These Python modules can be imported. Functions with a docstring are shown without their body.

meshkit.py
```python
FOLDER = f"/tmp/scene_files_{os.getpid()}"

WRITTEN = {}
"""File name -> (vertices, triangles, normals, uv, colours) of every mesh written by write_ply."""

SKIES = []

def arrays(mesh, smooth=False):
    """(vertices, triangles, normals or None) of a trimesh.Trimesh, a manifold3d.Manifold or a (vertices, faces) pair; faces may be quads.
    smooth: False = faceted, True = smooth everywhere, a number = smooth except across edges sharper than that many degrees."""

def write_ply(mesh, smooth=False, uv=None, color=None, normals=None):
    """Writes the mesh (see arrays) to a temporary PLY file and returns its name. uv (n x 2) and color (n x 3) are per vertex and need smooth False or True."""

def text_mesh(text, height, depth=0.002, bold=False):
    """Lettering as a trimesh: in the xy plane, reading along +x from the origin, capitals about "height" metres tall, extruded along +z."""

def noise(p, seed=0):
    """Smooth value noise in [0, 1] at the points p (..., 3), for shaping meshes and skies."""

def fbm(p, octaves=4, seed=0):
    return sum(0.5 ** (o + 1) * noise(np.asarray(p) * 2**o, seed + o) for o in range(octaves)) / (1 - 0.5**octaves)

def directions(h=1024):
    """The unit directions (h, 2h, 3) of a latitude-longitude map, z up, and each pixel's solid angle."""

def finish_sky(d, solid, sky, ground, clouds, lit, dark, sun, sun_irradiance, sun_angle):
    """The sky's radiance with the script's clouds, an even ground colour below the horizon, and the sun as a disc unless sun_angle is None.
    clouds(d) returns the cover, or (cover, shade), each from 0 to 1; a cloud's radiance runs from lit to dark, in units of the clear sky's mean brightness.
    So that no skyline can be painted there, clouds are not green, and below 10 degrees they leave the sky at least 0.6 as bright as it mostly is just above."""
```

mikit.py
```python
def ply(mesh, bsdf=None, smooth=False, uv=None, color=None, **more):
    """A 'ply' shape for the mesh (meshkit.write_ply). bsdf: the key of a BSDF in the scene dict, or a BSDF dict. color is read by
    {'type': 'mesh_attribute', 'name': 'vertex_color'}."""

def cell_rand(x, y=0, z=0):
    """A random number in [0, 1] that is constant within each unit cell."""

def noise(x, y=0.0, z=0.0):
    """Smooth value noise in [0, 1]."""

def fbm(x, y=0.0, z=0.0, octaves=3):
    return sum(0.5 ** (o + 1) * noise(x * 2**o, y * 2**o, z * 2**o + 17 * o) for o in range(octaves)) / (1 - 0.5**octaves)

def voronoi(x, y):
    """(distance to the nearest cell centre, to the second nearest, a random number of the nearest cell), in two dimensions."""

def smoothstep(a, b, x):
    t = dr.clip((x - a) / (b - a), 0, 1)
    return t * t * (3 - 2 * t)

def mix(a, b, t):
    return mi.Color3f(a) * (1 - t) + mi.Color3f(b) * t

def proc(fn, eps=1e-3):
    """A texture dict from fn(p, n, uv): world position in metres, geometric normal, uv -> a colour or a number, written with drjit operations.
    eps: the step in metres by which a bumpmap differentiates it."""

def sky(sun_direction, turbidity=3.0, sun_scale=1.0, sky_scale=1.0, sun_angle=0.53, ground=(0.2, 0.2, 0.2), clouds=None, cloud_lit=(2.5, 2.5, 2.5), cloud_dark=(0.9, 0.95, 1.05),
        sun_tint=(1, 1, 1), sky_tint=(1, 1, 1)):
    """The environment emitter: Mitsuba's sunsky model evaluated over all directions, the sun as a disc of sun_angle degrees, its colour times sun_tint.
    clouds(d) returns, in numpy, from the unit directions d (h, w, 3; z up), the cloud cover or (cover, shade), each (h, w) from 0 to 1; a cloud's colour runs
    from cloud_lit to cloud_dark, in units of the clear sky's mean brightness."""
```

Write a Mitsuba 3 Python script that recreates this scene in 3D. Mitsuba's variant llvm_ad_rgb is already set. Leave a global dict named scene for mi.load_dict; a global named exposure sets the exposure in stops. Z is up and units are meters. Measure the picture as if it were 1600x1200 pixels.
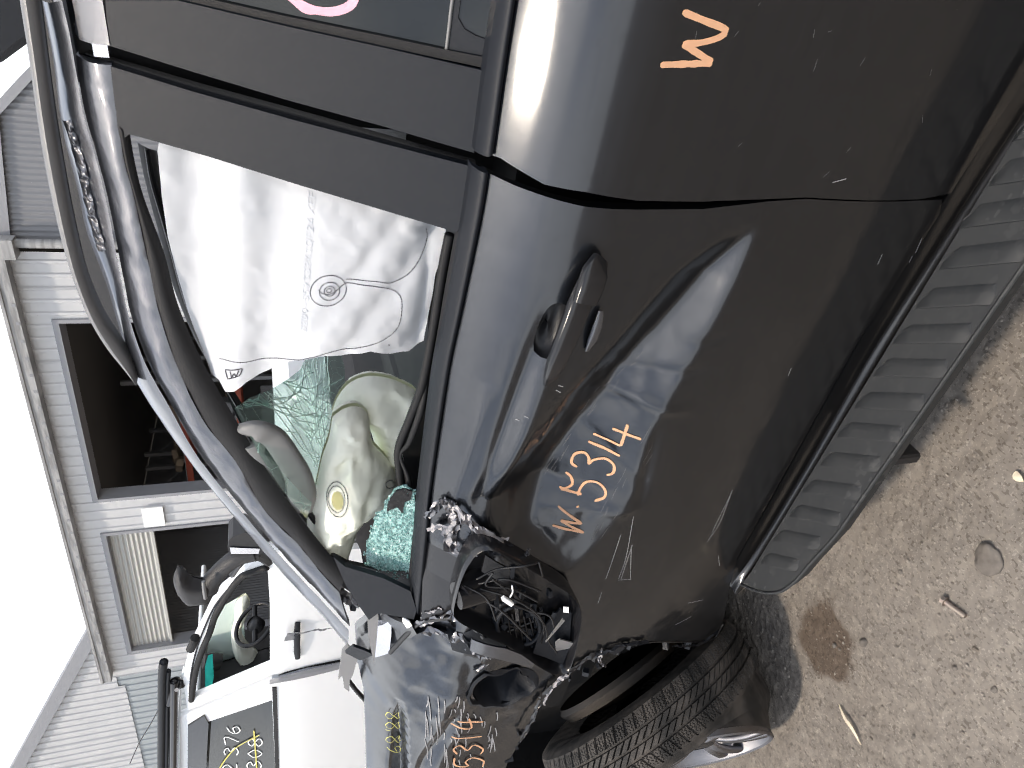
import math, random
import numpy as np, trimesh, mitsuba as mi, mikit, meshkit, drjit as dr
from scipy.spatial import Delaunay
from scipy.ndimage import gaussian_filter
from scipy.interpolate import RegularGridInterpolator
import shapely
from shapely.geometry import Polygon, LineString
from mikit import proc, noise, fbm, voronoi, smoothstep, mix, cell_rand

# ------------------------------------------------------------------ camera, sky, exposure
# the phone is held on its side: the top of the place is towards the left of the picture
CAM = np.array([0.0, -0.72, 1.42])
FOC = 1077.7
FW = np.array([-0.59862175, 0.73020202, -0.32932812])
RT = np.array([0.78285331, 0.62039629, -0.04742501])      # right of the upright view (= up in the picture)
DN = np.array([0.16968411, -0.28620525, -0.94302379])
exposure = 2.48
scene, labels = {}, {}
T = mi.ScalarTransform4f
scene['camera'] = {'type': 'perspective', 'fov': 2 * math.degrees(math.atan(800 / FOC)), 'fov_axis': 'x', 'near_clip': 0.02, 'far_clip': 600.0,
                   'to_world': T().look_at(origin=CAM.tolist(), target=(CAM + FW).tolist(), up=RT.tolist())}


def clouds(d):
    az = np.arctan2(d[..., 1], d[..., 0])
    q = d / np.maximum(d[..., 2:3] + 0.35, 0.2)
    n = meshkit.fbm(q * 2.1 + 3.0, 5, 11)
    haze = np.clip(1.25 - d[..., 2] / 0.62, 0, 1) ** 1.3
    cover = np.clip((n - 0.44) / 0.16, 0, 1) * 0.9
    return np.clip(cover + haze * 0.95, 0, 1), np.clip((meshkit.fbm(q * 3.0 + 9, 4, 5) - 0.55) * 2.0, 0, 0.5)


scene['sky'] = mikit.sky([-0.18, -0.42, 0.89], turbidity=3.5, sun_scale=0.45, sun_angle=5.0, clouds=clouds, cloud_lit=(3.15, 3.22, 3.3), cloud_dark=(1.2, 1.25, 1.33), sun_tint=(0.95, 0.99, 1.06))

# ------------------------------------------------------------------ helpers
rng = np.random.default_rng(7)


def ray(px, py):
    return FW + RT * ((600 - py) / FOC) + DN * ((px - 800) / FOC)


def on_y(px, py, Y):
    d = ray(px, py)
    return CAM + d * ((Y - CAM[1]) / d[1])


def on_z(px, py, Z):
    d = ray(px, py)
    return CAM + d * ((Z - CAM[2]) / d[2])


def on_surf(px, py, fn, off=0.0):
    """where the sight line to a traced point meets the surface Y = fn(X, Z)"""
    Y = 0.0
    for _ in range(50):
        p = on_y(px, py, Y)
        Y = 0.55 * Y + 0.45 * (float(fn(p[0], p[2])) + off)
    return on_y(px, py, Y)


def put(key, mesh, mat, smooth=30, label=None, cat=None, group=None, kind=None, **kw):
    if key in scene:
        i = 1
        while f'{key}_{i:03d}' in scene:
            i += 1
        key = f'{key}_{i:03d}'
    scene[key] = mikit.ply(mesh, mat, smooth=smooth, **kw)
    if label or cat or group or kind:
        tag(key, label, cat, group, kind)
    return key


def tag(key, label=None, cat=None, group=None, kind=None):
    d = labels.setdefault(key, {})
    for k, v in (('label', label), ('category', cat), ('group', group), ('kind', kind)):
        if v:
            d[k] = v


def cat_mesh(ms):
    return trimesh.util.concatenate(ms)


def resample(pts, n):
    pts = np.asarray(pts, float)
    s = np.r_[0, np.cumsum(np.linalg.norm(np.diff(pts, axis=0), axis=1))]
    t = np.linspace(0, s[-1], n)
    return np.stack([np.interp(t, s, pts[:, k]) for k in range(pts.shape[1])], 1)


def smooth_line(pts, n):
    """rounded polyline through pts (Catmull-Rom), n samples"""
    p = np.asarray(pts, float)
    p = np.vstack([2 * p[0] - p[1], p, 2 * p[-1] - p[-2]])
    out = []
    for i in range(1, len(p) - 2):
        t = np.linspace(0, 1, 16, endpoint=False)[:, None]
        a, b, c, d = p[i - 1], p[i], p[i + 1], p[i + 2]
        out.append(0.5 * (2 * b + (c - a) * t + (2 * a - 5 * b + 4 * c - d) * t ** 2 + (3 * b - a - 3 * c + d) * t ** 3))
    return resample(np.vstack(out + [p[-2:-1]]), n)


def grid_mesh(P):
    """P (a, b, 3) -> quads"""
    a, b = P.shape[:2]
    i, j = np.meshgrid(np.arange(a - 1), np.arange(b - 1), indexing='ij')
    q = np.stack([i * b + j, (i + 1) * b + j, (i + 1) * b + j + 1, i * b + j + 1], -1).reshape(-1, 4)
    f = np.vstack([q[:, [0, 1, 2]], q[:, [0, 2, 3]]])
    return trimesh.Trimesh(P.reshape(-1, 3), f, process=False)


def tube(pts, r, sides=8, n=None, closed_ends=True, smooth=True):
    p = smooth_line(pts, n or max(8, 6 * len(pts))) if smooth and len(pts) > 2 else np.asarray(pts, float)
    r = np.broadcast_to(np.asarray(r, float), (len(p),)) if np.ndim(r) == 0 else np.interp(np.linspace(0, 1, len(p)), np.linspace(0, 1, len(r)), r)
    t = np.gradient(p, axis=0)
    t /= np.linalg.norm(t, axis=1, keepdims=True) + 1e-12
    ref = np.array([0, 0, 1.0]) if abs(t[:, 2]).mean() < 0.8 else np.array([1.0, 0, 0])
    a = np.cross(t, ref)
    a /= np.linalg.norm(a, axis=1, keepdims=True) + 1e-12
    b = np.cross(t, a)
    ang = np.arange(sides) * 2 * np.pi / sides
    v = p[:, None] + r[:, None, None] * (np.cos(ang)[None, :, None] * a[:, None] + np.sin(ang)[None, :, None] * b[:, None])
    N = len(p)
    i, j = np.meshgrid(np.arange(N - 1), np.arange(sides), indexing='ij')
    q = np.stack([i * sides + j, i * sides + (j + 1) % sides, (i + 1) * sides + (j + 1) % sides, (i + 1) * sides + j], -1).reshape(-1, 4)
    f = np.vstack([q[:, [0, 1, 2]], q[:, [0, 2, 3]]])
    v = v.reshape(-1, 3)
    if closed_ends:
        v = np.vstack([v, p[0], p[-1]])
        k = np.arange(sides)
        f = np.vstack([f, np.stack([np.full(sides, N * sides), (k + 1) % sides, k], 1), np.stack([np.full(sides, N * sides + 1), (N - 1) * sides + k, (N - 1) * sides + (k + 1) % sides], 1)])
    return trimesh.Trimesh(v, f, process=False)


def box(c, size, rot=None, bevel=0.0):
    m = trimesh.creation.box(size)
    if bevel > 0:
        import manifold3d as m3
        s = np.array(size) / 2 - bevel
        pts = [np.array([x, y, z]) * s + np.array(o) for x in (-1, 1) for y in (-1, 1) for z in (-1, 1) for o in ((x * bevel, 0, 0), (0, y * bevel, 0), (0, 0, z * bevel))]
        m = trimesh.convex.convex_hull(np.array(pts))
    if rot is not None:
        m.vertices = m.vertices @ np.asarray(rot).T
    m.vertices = m.vertices + np.asarray(c)
    return m


def basis(z, up=(0, 0, 1)):
    z = np.asarray(z, float) / np.linalg.norm(z)
    x = np.cross(up, z)
    x /= np.linalg.norm(x)
    return np.stack([x, np.cross(z, x), z], 1)


def fill(poly, h, holes=()):
    """points and triangles filling a 2-D polygon with cells of about h"""
    P = Polygon(poly, holes).buffer(0)
    if P.geom_type != 'Polygon':
        P = max(P.geoms, key=lambda g: g.area)
    rings = []
    for ring in [P.exterior, *P.interiors]:
        L = ring.length
        n = max(8, int(L / h))
        rings.append(np.array([ring.interpolate(t).coords[0] for t in np.linspace(0, L, n, endpoint=False)]))
        c = np.array(ring.coords)[:-1]                     # keep real corners
        rings.append(c)
    x0, y0, x1, y1 = P.bounds
    gx, gy = np.meshgrid(np.arange(x0, x1, h), np.arange(y0, y1, h * 0.866))
    gx[1::2] += h / 2
    g = np.stack([gx.ravel(), gy.ravel()], 1)
    inner = P.buffer(-0.55 * h)
    g = g[shapely.contains_xy(inner, g[:, 0], g[:, 1])]
    pts = np.vstack(rings + [g])
    pts = np.unique(np.round(pts, 6), axis=0)
    tri = Delaunay(pts).simplices
    c = pts[tri].mean(1)
    ok = shapely.contains_xy(P, c[:, 0], c[:, 1])
    tri = tri[ok]
    a, b, c = pts[tri[:, 0]], pts[tri[:, 1]], pts[tri[:, 2]]
    area = (b[:, 0] - a[:, 0]) * (c[:, 1] - a[:, 1]) - (b[:, 1] - a[:, 1]) * (c[:, 0] - a[:, 0])
    tri = tri[np.abs(area) > 1e-10]
    area = area[np.abs(area) > 1e-10]
    tri[area < 0] = tri[area < 0][:, ::-1]
    return pts, tri, P


def flange(v, tri, depth):
    """walls that run from every open edge along depth (a vector)"""
    m = trimesh.Trimesh(v, tri, process=False)
    e = m.edges_sorted
    u, inv, cnt = np.unique(e, axis=0, return_inverse=True, return_counts=True)
    edges = m.edges[cnt[inv] == 1]
    w = v[edges]                                            # (k, 2, 3)
    q = np.concatenate([w, w[:, ::-1] + np.asarray(depth)], 1)  # 4 points
    k = len(q)
    idx = np.arange(k)[:, None] * 4
    f = np.vstack([idx + [0, 2, 1], idx + [0, 3, 2]])
    return trimesh.Trimesh(q.reshape(-1, 3), f, process=False)


def sheet(poly, h, fn, thick=0.012, holes=(), back=False, vec=(0, 1, 0)):
    """a sheet over an (X, Z) polygon at Y = fn(X, Z), seen from -Y, with turned edges"""
    pts, tri, P = fill(poly, h, holes)
    v = np.stack([pts[:, 0], fn(pts[:, 0], pts[:, 1]), pts[:, 1]], 1)
    ms = [trimesh.Trimesh(v, tri, process=False)]
    if thick:
        ms.append(flange(v, tri, np.asarray(vec) * thick))
        if back:
            ms.append(trimesh.Trimesh(v + np.asarray(vec) * thick, tri[:, ::-1], process=False))
    return cat_mesh(ms)


def xz(pix, fn, off=0.0):
    return np.array([on_surf(x, y, fn, off)[[0, 2]] for x, y in pix])


def band(A, B, fn, n=60, m=9, bulge=0.01, offa=0.0, offb=0.0, rough=0.0, seed=0, thick=0.0):
    """a curved strip between two traced lines lying on Y = fn"""
    a = np.array([on_surf(x, y, fn, offa) for x, y in smooth_line(A, n)])
    b = np.array([on_surf(x, y, fn, offb) for x, y in smooth_line(B, n)])
    t = np.linspace(0, 1, m)[None, :, None]
    P = a[:, None] * (1 - t) + b[:, None] * t
    P[..., 1] -= bulge * (1 - (2 * t[..., 0] - 1) ** 2)
    if rough:
        P[..., 1] += rough * (meshkit.fbm(P * 22, 3, seed) - 0.5)
    g = grid_mesh(P)
    if thick:
        return cat_mesh([g, flange(g.vertices, g.faces, (0, thick, 0))])
    return g


def ribbon(pts, w, nrm, lift=0.0015):
    """a flat painted stroke along 3-D points"""
    p = np.asarray(pts, float) + np.asarray(nrm) * lift
    t = np.gradient(p, axis=0)
    t /= np.linalg.norm(t, axis=1, keepdims=True) + 1e-12
    s = np.cross(t, np.broadcast_to(nrm, p.shape))
    s /= np.linalg.norm(s, axis=1, keepdims=True) + 1e-12
    k = len(p)
    ww = np.broadcast_to(np.asarray(w, float), (k,)).copy()
    ww[0] *= 0.6
    ww[-1] *= 0.55
    P = np.stack([p - s * ww[:, None] / 2, p + s * ww[:, None] / 2], 1)
    return grid_mesh(P)


# ------------------------------------------------------------------ materials
def mat(name, d, two=True):
    scene[name] = {'type': 'twosided', 'bsdf': d} if two else d


def tex(fn, eps=1e-3):
    return proc(fn, eps)


def rgb(*c):
    return {'type': 'rgb', 'value': list(c)}


def plas(name, c, alpha=0.15, ior=1.5, tx=None):
    mat(name, {'type': 'roughplastic', 'distribution': 'ggx', 'alpha': alpha, 'int_ior': ior, 'diffuse_reflectance': tx if tx else rgb(*c)})


def diff(name, c, tx=None):
    mat(name, {'type': 'diffuse', 'reflectance': tx if tx else rgb(*c)})


def dust_w(p, n, uv):
    low = 1 - smoothstep(0.38, 0.95, p.z)
    a = fbm(p.x * 5 + 3, p.y * 3, p.z * 7, 4)
    b = fbm(p.x * 46, p.y * 20, p.z * 60, 3)
    return dr.clip(0.03 * smoothstep(0.35, 0.75, a) + 0.5 * low * (0.45 + 0.55 * smoothstep(0.3, 0.7, a)) + 0.07 * smoothstep(0.66, 0.85, b), 0, 0.5)


mat('m_paint', {'type': 'blendbsdf', 'weight': tex(dust_w),
                'a': {'type': 'blendbsdf', 'weight': 0.05,
                      'a': {'type': 'roughplastic', 'distribution': 'ggx', 'alpha': 0.02, 'int_ior': 1.55, 'diffuse_reflectance': rgb(0.003, 0.0034, 0.0042)},
                      'b': {'type': 'roughconductor', 'material': 'Al', 'alpha': 0.22, 'specular_reflectance': rgb(0.48, 0.54, 0.66)}},
                'b': {'type': 'diffuse', 'reflectance': rgb(0.019, 0.018, 0.0175)}})
mat('m_clean_paint', {'type': 'blendbsdf', 'weight': 0.16,
                      'a': {'type': 'roughplastic', 'distribution': 'ggx', 'alpha': 0.025, 'int_ior': 1.7, 'diffuse_reflectance': rgb(0.02, 0.022, 0.026)},
                      'b': {'type': 'roughconductor', 'material': 'Al', 'alpha': 0.24, 'specular_reflectance': rgb(0.55, 0.57, 0.64)}})
plas('m_trim', (0.008, 0.011, 0.018), 0.34, 1.42)
plas('m_trim_gloss', (0.012, 0.012, 0.014), 0.06, 1.5)
plas('m_rubber', (0.010, 0.010, 0.012), 0.4, 1.4)
plas('m_black', (0.010, 0.010, 0.012), 0.2, 1.45)
plas('m_void', (0.006, 0.006, 0.007), 0.4, 1.4)
plas('m_grey_trim', (0.26, 0.26, 0.26), 0.3)
plas('m_dark_cloth', (0.025, 0.025, 0.028), 0.5)
plas('m_rail', (0.24, 0.24, 0.245), 0.22)
mat('m_torn', {'type': 'roughconductor', 'material': 'Al', 'alpha': 0.35, 'specular_reflectance': rgb(0.26, 0.26, 0.275)})
mat('m_chrome', {'type': 'roughconductor', 'material': 'Al', 'alpha': 0.12, 'specular_reflectance': rgb(0.75, 0.75, 0.78)})
diff('m_marker', (0.62, 0.36, 0.22))
diff('m_yellow_marker', (0.55, 0.52, 0.17))
diff('m_pink_marker', (0.80, 0.42, 0.50))
diff('m_white_marker', (0.80, 0.82, 0.82))
diff('m_scratch', (0.30, 0.30, 0.31))
diff('m_dull_scratch', (0.14, 0.14, 0.145))
diff('m_thread', (0.06, 0.06, 0.07))
diff('m_label_grey', (0.55, 0.57, 0.60))


def board_c(p, n, uv):
    d = fbm(p.x * 12, p.y * 30, p.z * 30, 4)
    s = smoothstep(0.60, 0.72, fbm(p.x * 70 + 4, p.y * 120, p.z * 40, 2))
    pat = smoothstep(0.55, 0.8, fbm(p.x * 4 + 9, p.y * 9, 0.0, 3))
    return mix((0.020, 0.024, 0.029), (0.036, 0.038, 0.041), d * 0.8 + 0.25 * s) + mi.Color3f(0.05) * pat * s * 0.5


def board_b(p, n, uv):
    return 0.0006 * (dr.sin(p.x * 1500) * dr.sin(p.y * 1500 + p.z * 700))


plas('m_board', None, 0.38, 1.45, tex(board_c))


STAIN = tuple(float(q) for q in on_z(1292, 1000, 0.0)[:2])


def ground_c(p, n, uv):
    a = fbm(p.x * 3.1, p.y * 3.1, 0.0, 4)
    b = fbm(p.x * 60, p.y * 60, 1.0, 3)
    c = noise(p.x * 210, p.y * 160, 0.0)
    c2 = noise(p.x * 330 + 7, p.y * 330, 0.0)
    col = mix((0.160, 0.141, 0.123), (0.208, 0.188, 0.168), a)
    col = mix(col, mi.Color3f(0.25, 0.225, 0.195), 0.5 * smoothstep(0.45, 0.75, b))
    col = mix(col, mi.Color3f(0.07, 0.060, 0.051), 0.55 * smoothstep(0.66, 0.86, c))
    col = mix(col, mi.Color3f(0.34, 0.315, 0.285), 0.5 * smoothstep(0.74, 0.9, c2))
    # oil-brown patch beside the front wheel
    dx, dy = p.x - STAIN[0], p.y - STAIN[1]
    r = dr.sqrt(dr.square((dx * 0.71 + dy * 0.71) / 0.118) + dr.square((-dx * 0.71 + dy * 0.71) / 0.108))
    w = 1 - smoothstep(0.75, 1.05, r + 0.5 * (fbm(p.x * 22, p.y * 22, 0.0, 3) - 0.5))
    return mix(col, col * mi.Color3f(0.42, 0.345, 0.295), w * 0.8)


diff('m_ground', None, tex(ground_c))


def stone_c(p, n, uv):
    a = cell_rand(p.x * 60, p.y * 60, 0.0)
    return mix((0.14, 0.12, 0.10), (0.32, 0.29, 0.26), a)


diff('m_stone', None, tex(stone_c))
diff('m_rock', None, tex(lambda p, n, uv: mix((0.085, 0.075, 0.068), (0.20, 0.18, 0.16), fbm(p.x * 60, p.y * 60, p.z * 60, 4))))
diff('m_leaf_dry', (0.62, 0.55, 0.42))
mat('m_bolt', {'type': 'roughconductor', 'material': 'Al', 'alpha': 0.5, 'specular_reflectance': rgb(0.42, 0.36, 0.32)})
mat('m_bag', {'type': 'principled', 'base_color': tex(lambda p, n, uv: mix((0.47, 0.49, 0.52), (0.53, 0.54, 0.56), fbm(p.x * 9, p.y * 9, p.z * 9, 3))), 'roughness': 0.55, 'specular': 0.3})
diff('m_bag_cream', None, tex(lambda p, n, uv: mix((0.89, 0.89, 0.72), (0.93, 0.94, 0.86), fbm(p.x * 8, p.y * 8, p.z * 8, 3))))
diff('m_pale_glass', (0.74, 0.86, 0.82))
diff('m_bag_inside', (0.45, 0.43, 0.22))


def shard_c(p, n, uv):
    f1, f2, w = voronoi(p.x * 260 + p.y * 120, p.z * 260)
    e = 1 - smoothstep(0.04, 0.16, f2 - f1)
    c = mix((0.04, 0.17, 0.16), (0.26, 0.50, 0.47), w)
    return mix(c, mi.Color3f(0.75, 0.88, 0.86), 0.75 * e)


plas('m_shard', None, 0.08, 1.5, tex(shard_c))
scene['m_glass'] = {'type': 'thindielectric', 'int_ior': 1.5}
scene['m_tint_glass'] = {'type': 'blendbsdf', 'weight': 0.78, 'a': {'type': 'thindielectric', 'int_ior': 1.5}, 'b': {'type': 'twosided', 'bsdf': {'type': 'roughplastic', 'alpha': 0.01, 'int_ior': 1.6, 'diffuse_reflectance': rgb(0.012, 0.014, 0.014)}}}


def crack_w(p, n, uv):
    f1, f2, w = voronoi(p.z * 26 + 3 * noise(p.y * 9, p.z * 9, 0.0), p.y * 13 + p.x * 13)
    e = 1 - smoothstep(0.0, 0.05, f2 - f1)
    return dr.clip(0.22 + 0.55 * e, 0, 1)


scene['m_cracked'] = {'type': 'blendbsdf', 'weight': tex(crack_w), 'a': {'type': 'thindielectric', 'int_ior': 1.5, 'specular_transmittance': rgb(0.74, 0.92, 0.86)}, 'b': {'type': 'twosided', 'bsdf': {'type': 'diffuse', 'reflectance': rgb(0.62, 0.82, 0.77)}}}
diff('m_crack', (0.80, 0.93, 0.90))
plas('m_tyre', None, 0.45, 1.4, tex(lambda p, n, uv: mix((0.036, 0.034, 0.032), (0.15, 0.132, 0.117), 0.8 * smoothstep(0.3, 0.75, fbm(p.x * 17, p.y * 17, p.z * 17, 4)))))
mat('m_rim', {'type': 'roughconductor', 'material': 'Al', 'alpha': 0.3, 'specular_reflectance': rgb(0.27, 0.27, 0.285)})
mat('m_rim_worn', {'type': 'roughconductor', 'material': 'Al', 'alpha': 0.4, 'specular_reflectance': rgb(0.075, 0.070, 0.066)})
plas('m_white_paint', (0.78, 0.80, 0.82), 0.05, 1.5)
plas('m_wall_white', None, 0.3, 1.45, tex(lambda p, n, uv: mix((0.72, 0.73, 0.75), (0.83, 0.84, 0.85), fbm(p.x * 1.3, p.y * 1.3, p.z * 3.5, 4))))
plas('m_wall_blue', (0.50, 0.55, 0.58), 0.3, 1.45)
plas('m_wall_grey', (0.30, 0.31, 0.335), 0.3, 1.45)
plas('m_shutter', (0.60, 0.60, 0.57), 0.3, 1.45)
plas('m_flash', (0.40, 0.41, 0.44), 0.3, 1.45)
plas('m_gutter', None, 0.35, 1.45, tex(lambda p, n, uv: mix((0.36, 0.36, 0.36), (0.58, 0.58, 0.58), smoothstep(0.3, 0.7, fbm(p.x * 3, p.y * 3, p.z * 18, 3)))))
diff('m_inside', (0.16, 0.155, 0.15))
plas('m_red_steel', (0.42, 0.07, 0.03), 0.3)
plas('m_steel', (0.30, 0.31, 0.33), 0.35)
plas('m_stored', (0.42, 0.33, 0.24), 0.5)
plas('m_snorkel', (0.045, 0.045, 0.05), 0.35)
diff('m_teal', (0.03, 0.42, 0.40))
diff('m_sign', (0.85, 0.86, 0.86))

# ------------------------------------------------------------------ shapes of the car's side
_SZ = np.linspace(1.0, 1.185, 75)
_th = gaussian_filter(np.interp(_SZ, [1.0, 1.04, 1.08, 1.10, 1.115, 1.135, 1.16, 1.185], [0, 11, 27, 37, 41, 43.5, 50, 55]), 2.0)
_SY = np.r_[0, np.cumsum(np.tan(np.radians(_th))[:-1] * np.diff(_SZ))]


def side0(X, Z):
    """the undamaged side: Y over (X, Z); door skin near Y = 0, roof leaning in"""
    X, Z = np.asarray(X, float), np.asarray(Z, float)
    y = np.where(Z < 0.8, 0.06 * (np.clip(0.8 - Z, 0, None) / 0.4) ** 2, 0.0)
    sh = np.interp(Z, _SZ, _SY)
    up = np.clip(Z - 1.185, 0, None) * 0.42
    return y + sh + up


def green(X, Z):
    return 0.112 + (np.asarray(Z, float) - 1.17) * 0.42


# dent of the front door: valley (upper) and lower edge, traced on the panel
_u = [((1183, 352), 0.0), ((1075, 458), .034), ((1009, 534), .046), ((954, 592), .055), ((906, 657), .066), ((864, 714), .077), ((819, 787), .090)]
UE = np.array([on_surf(*p, side0, o)[[0, 2]] for p, o in _u])
UE = np.vstack([UE, [on_surf(843, 812, side0, .072)[[0, 2]], on_surf(870, 854, side0, .034)[[0, 2]], on_surf(890, 890, side0, 0)[[0, 2]]]])
LE = xz([(1183, 352), (1147, 437), (1123, 486), (1088, 551), (1037, 637), (1010, 696), (990, 770), (950, 830), (896, 890)], side0)


def _dent_grid():
    xs, zs = np.arange(-1.62, -0.24, 0.003), np.arange(0.30, 1.20, 0.003)
    X, Z = np.meshgrid(xs, zs, indexing='ij')
    o, q = np.argsort(UE[:, 0]), np.argsort(LE[:, 0])
    zu = np.interp(xs, UE[o, 0], UE[o, 1])[:, None]
    zl = np.interp(xs, LE[q, 0], LE[q, 1])[:, None]
    w = np.clip(zu - zl, 1e-4, None)
    x0, x1 = UE[o[0], 0], UE[o[-1], 0]
    dep = np.interp(xs, [x0, x0 + .08, x0 + .19, -.75, -.52, -.42, x1], [0, .036, .092, .074, .046, .033, 0])[:, None]
    t = (Z - zl) / w
    inside = (xs[:, None] > x0) & (xs[:, None] < x1)
    rise = np.clip(t, 0, 1) ** 0.95
    fall = np.clip(1 - (Z - zu) / (0.05 + 1.3 * dep), 0, 1)
    fall = fall * fall * (3 - 2 * fall)
    d = np.where(inside, dep * np.where(t <= 1, rise, fall), 0)
    # dished lines and small ripples inside the dent
    n = meshkit.fbm(np.stack([X * 9, Z * 26, X * 0], -1), 4, 3) - 0.5
    d = d + np.where(inside, 0.012 * n * np.clip(dep / .05, 0, 1) * np.clip(t * 3, 0, 1) * np.clip(2.0 - t, 0, 1), 0)
    # folds inside the dent
    for (a, b, amp, wd) in (((928, 608), (1058, 618), -.010, .010), ((1012, 640), (985, 770), .007, .007), ((960, 586), (1085, 552), .006, .009), ((905, 664), (1000, 735), .006, .012), ((845, 800), (985, 770), -.009, .012), ((1060, 520), (1120, 500), .004, .006)):
        p, q = xz([a, b], side0, .04)
        u = q - p
        tt = np.clip(((X - p[0]) * u[0] + (Z - p[1]) * u[1]) / (u @ u), 0, 1)
        dist = np.hypot(X - p[0] - u[0] * tt, Z - p[1] - u[1] * tt)
        d += amp * np.sin(np.pi * np.clip(tt, .02, .98)) ** .5 * np.exp(-(dist / wd) ** 1.3) * np.clip(dep / .04, 0, 1)
    d = gaussian_filter(d, 1.1)
    # pushed-in area below the mirror, torn shoulder at the front
    fr = np.clip((-1.0 - X) / 0.14, 0, 1) * np.clip((Z - 0.98) / 0.1, 0, 1)
    d += 0.05 * fr * fr + fr * 0.03 * (meshkit.fbm(np.stack([X * 14, Z * 14, X * 0], -1), 3, 8) - 0.5)
    # shoulder creases running forward from the handle
    for (ax, az, bx, bz, amp, wd) in ((-.45, 1.06, -.93, 1.098, .010, .012), (-.62, 1.112, -.96, 1.14, -.006, .009), (-.50, 1.035, -.90, 1.075, -.008, .016)):
        tt = np.clip((X - ax) / (bx - ax), 0, 1)
        zc = az + (bz - az) * tt
        d += amp * np.sin(np.pi * tt) ** 0.7 * np.exp(-((Z - zc) / wd) ** 2) * ((X < ax) & (X > bx))
    low = 0.0024 * (meshkit.fbm(np.stack([X * 3.2, Z * 5.5, X * 0 + 4], -1), 3, 21) - 0.5) + 0.0007 * (meshkit.fbm(np.stack([X * 30, Z * 30, X * 0], -1), 2, 31) - 0.5)
    return RegularGridInterpolator((xs, zs), gaussian_filter(d, 0.9) + low, bounds_error=False, fill_value=0.0)


_dent = _dent_grid()


def side(X, Z):
    X, Z = np.broadcast_arrays(np.asarray(X, float), np.asarray(Z, float))
    return side0(X, Z) + _dent(np.stack([X, Z], -1))


def side_rear(X, Z):
    X, Z = np.broadcast_arrays(np.asarray(X, float), np.asarray(Z, float))
    q = np.stack([X * 2.2, Z * 5, X * 0], -1)
    return side0(X, Z) + 0.0022 * (meshkit.fbm(q, 3, 5) - 0.5) + 0.0011 * (meshkit.fbm(np.stack([X * 5, Z * 60, X * 0], -1), 2, 6) - 0.5)


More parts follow.
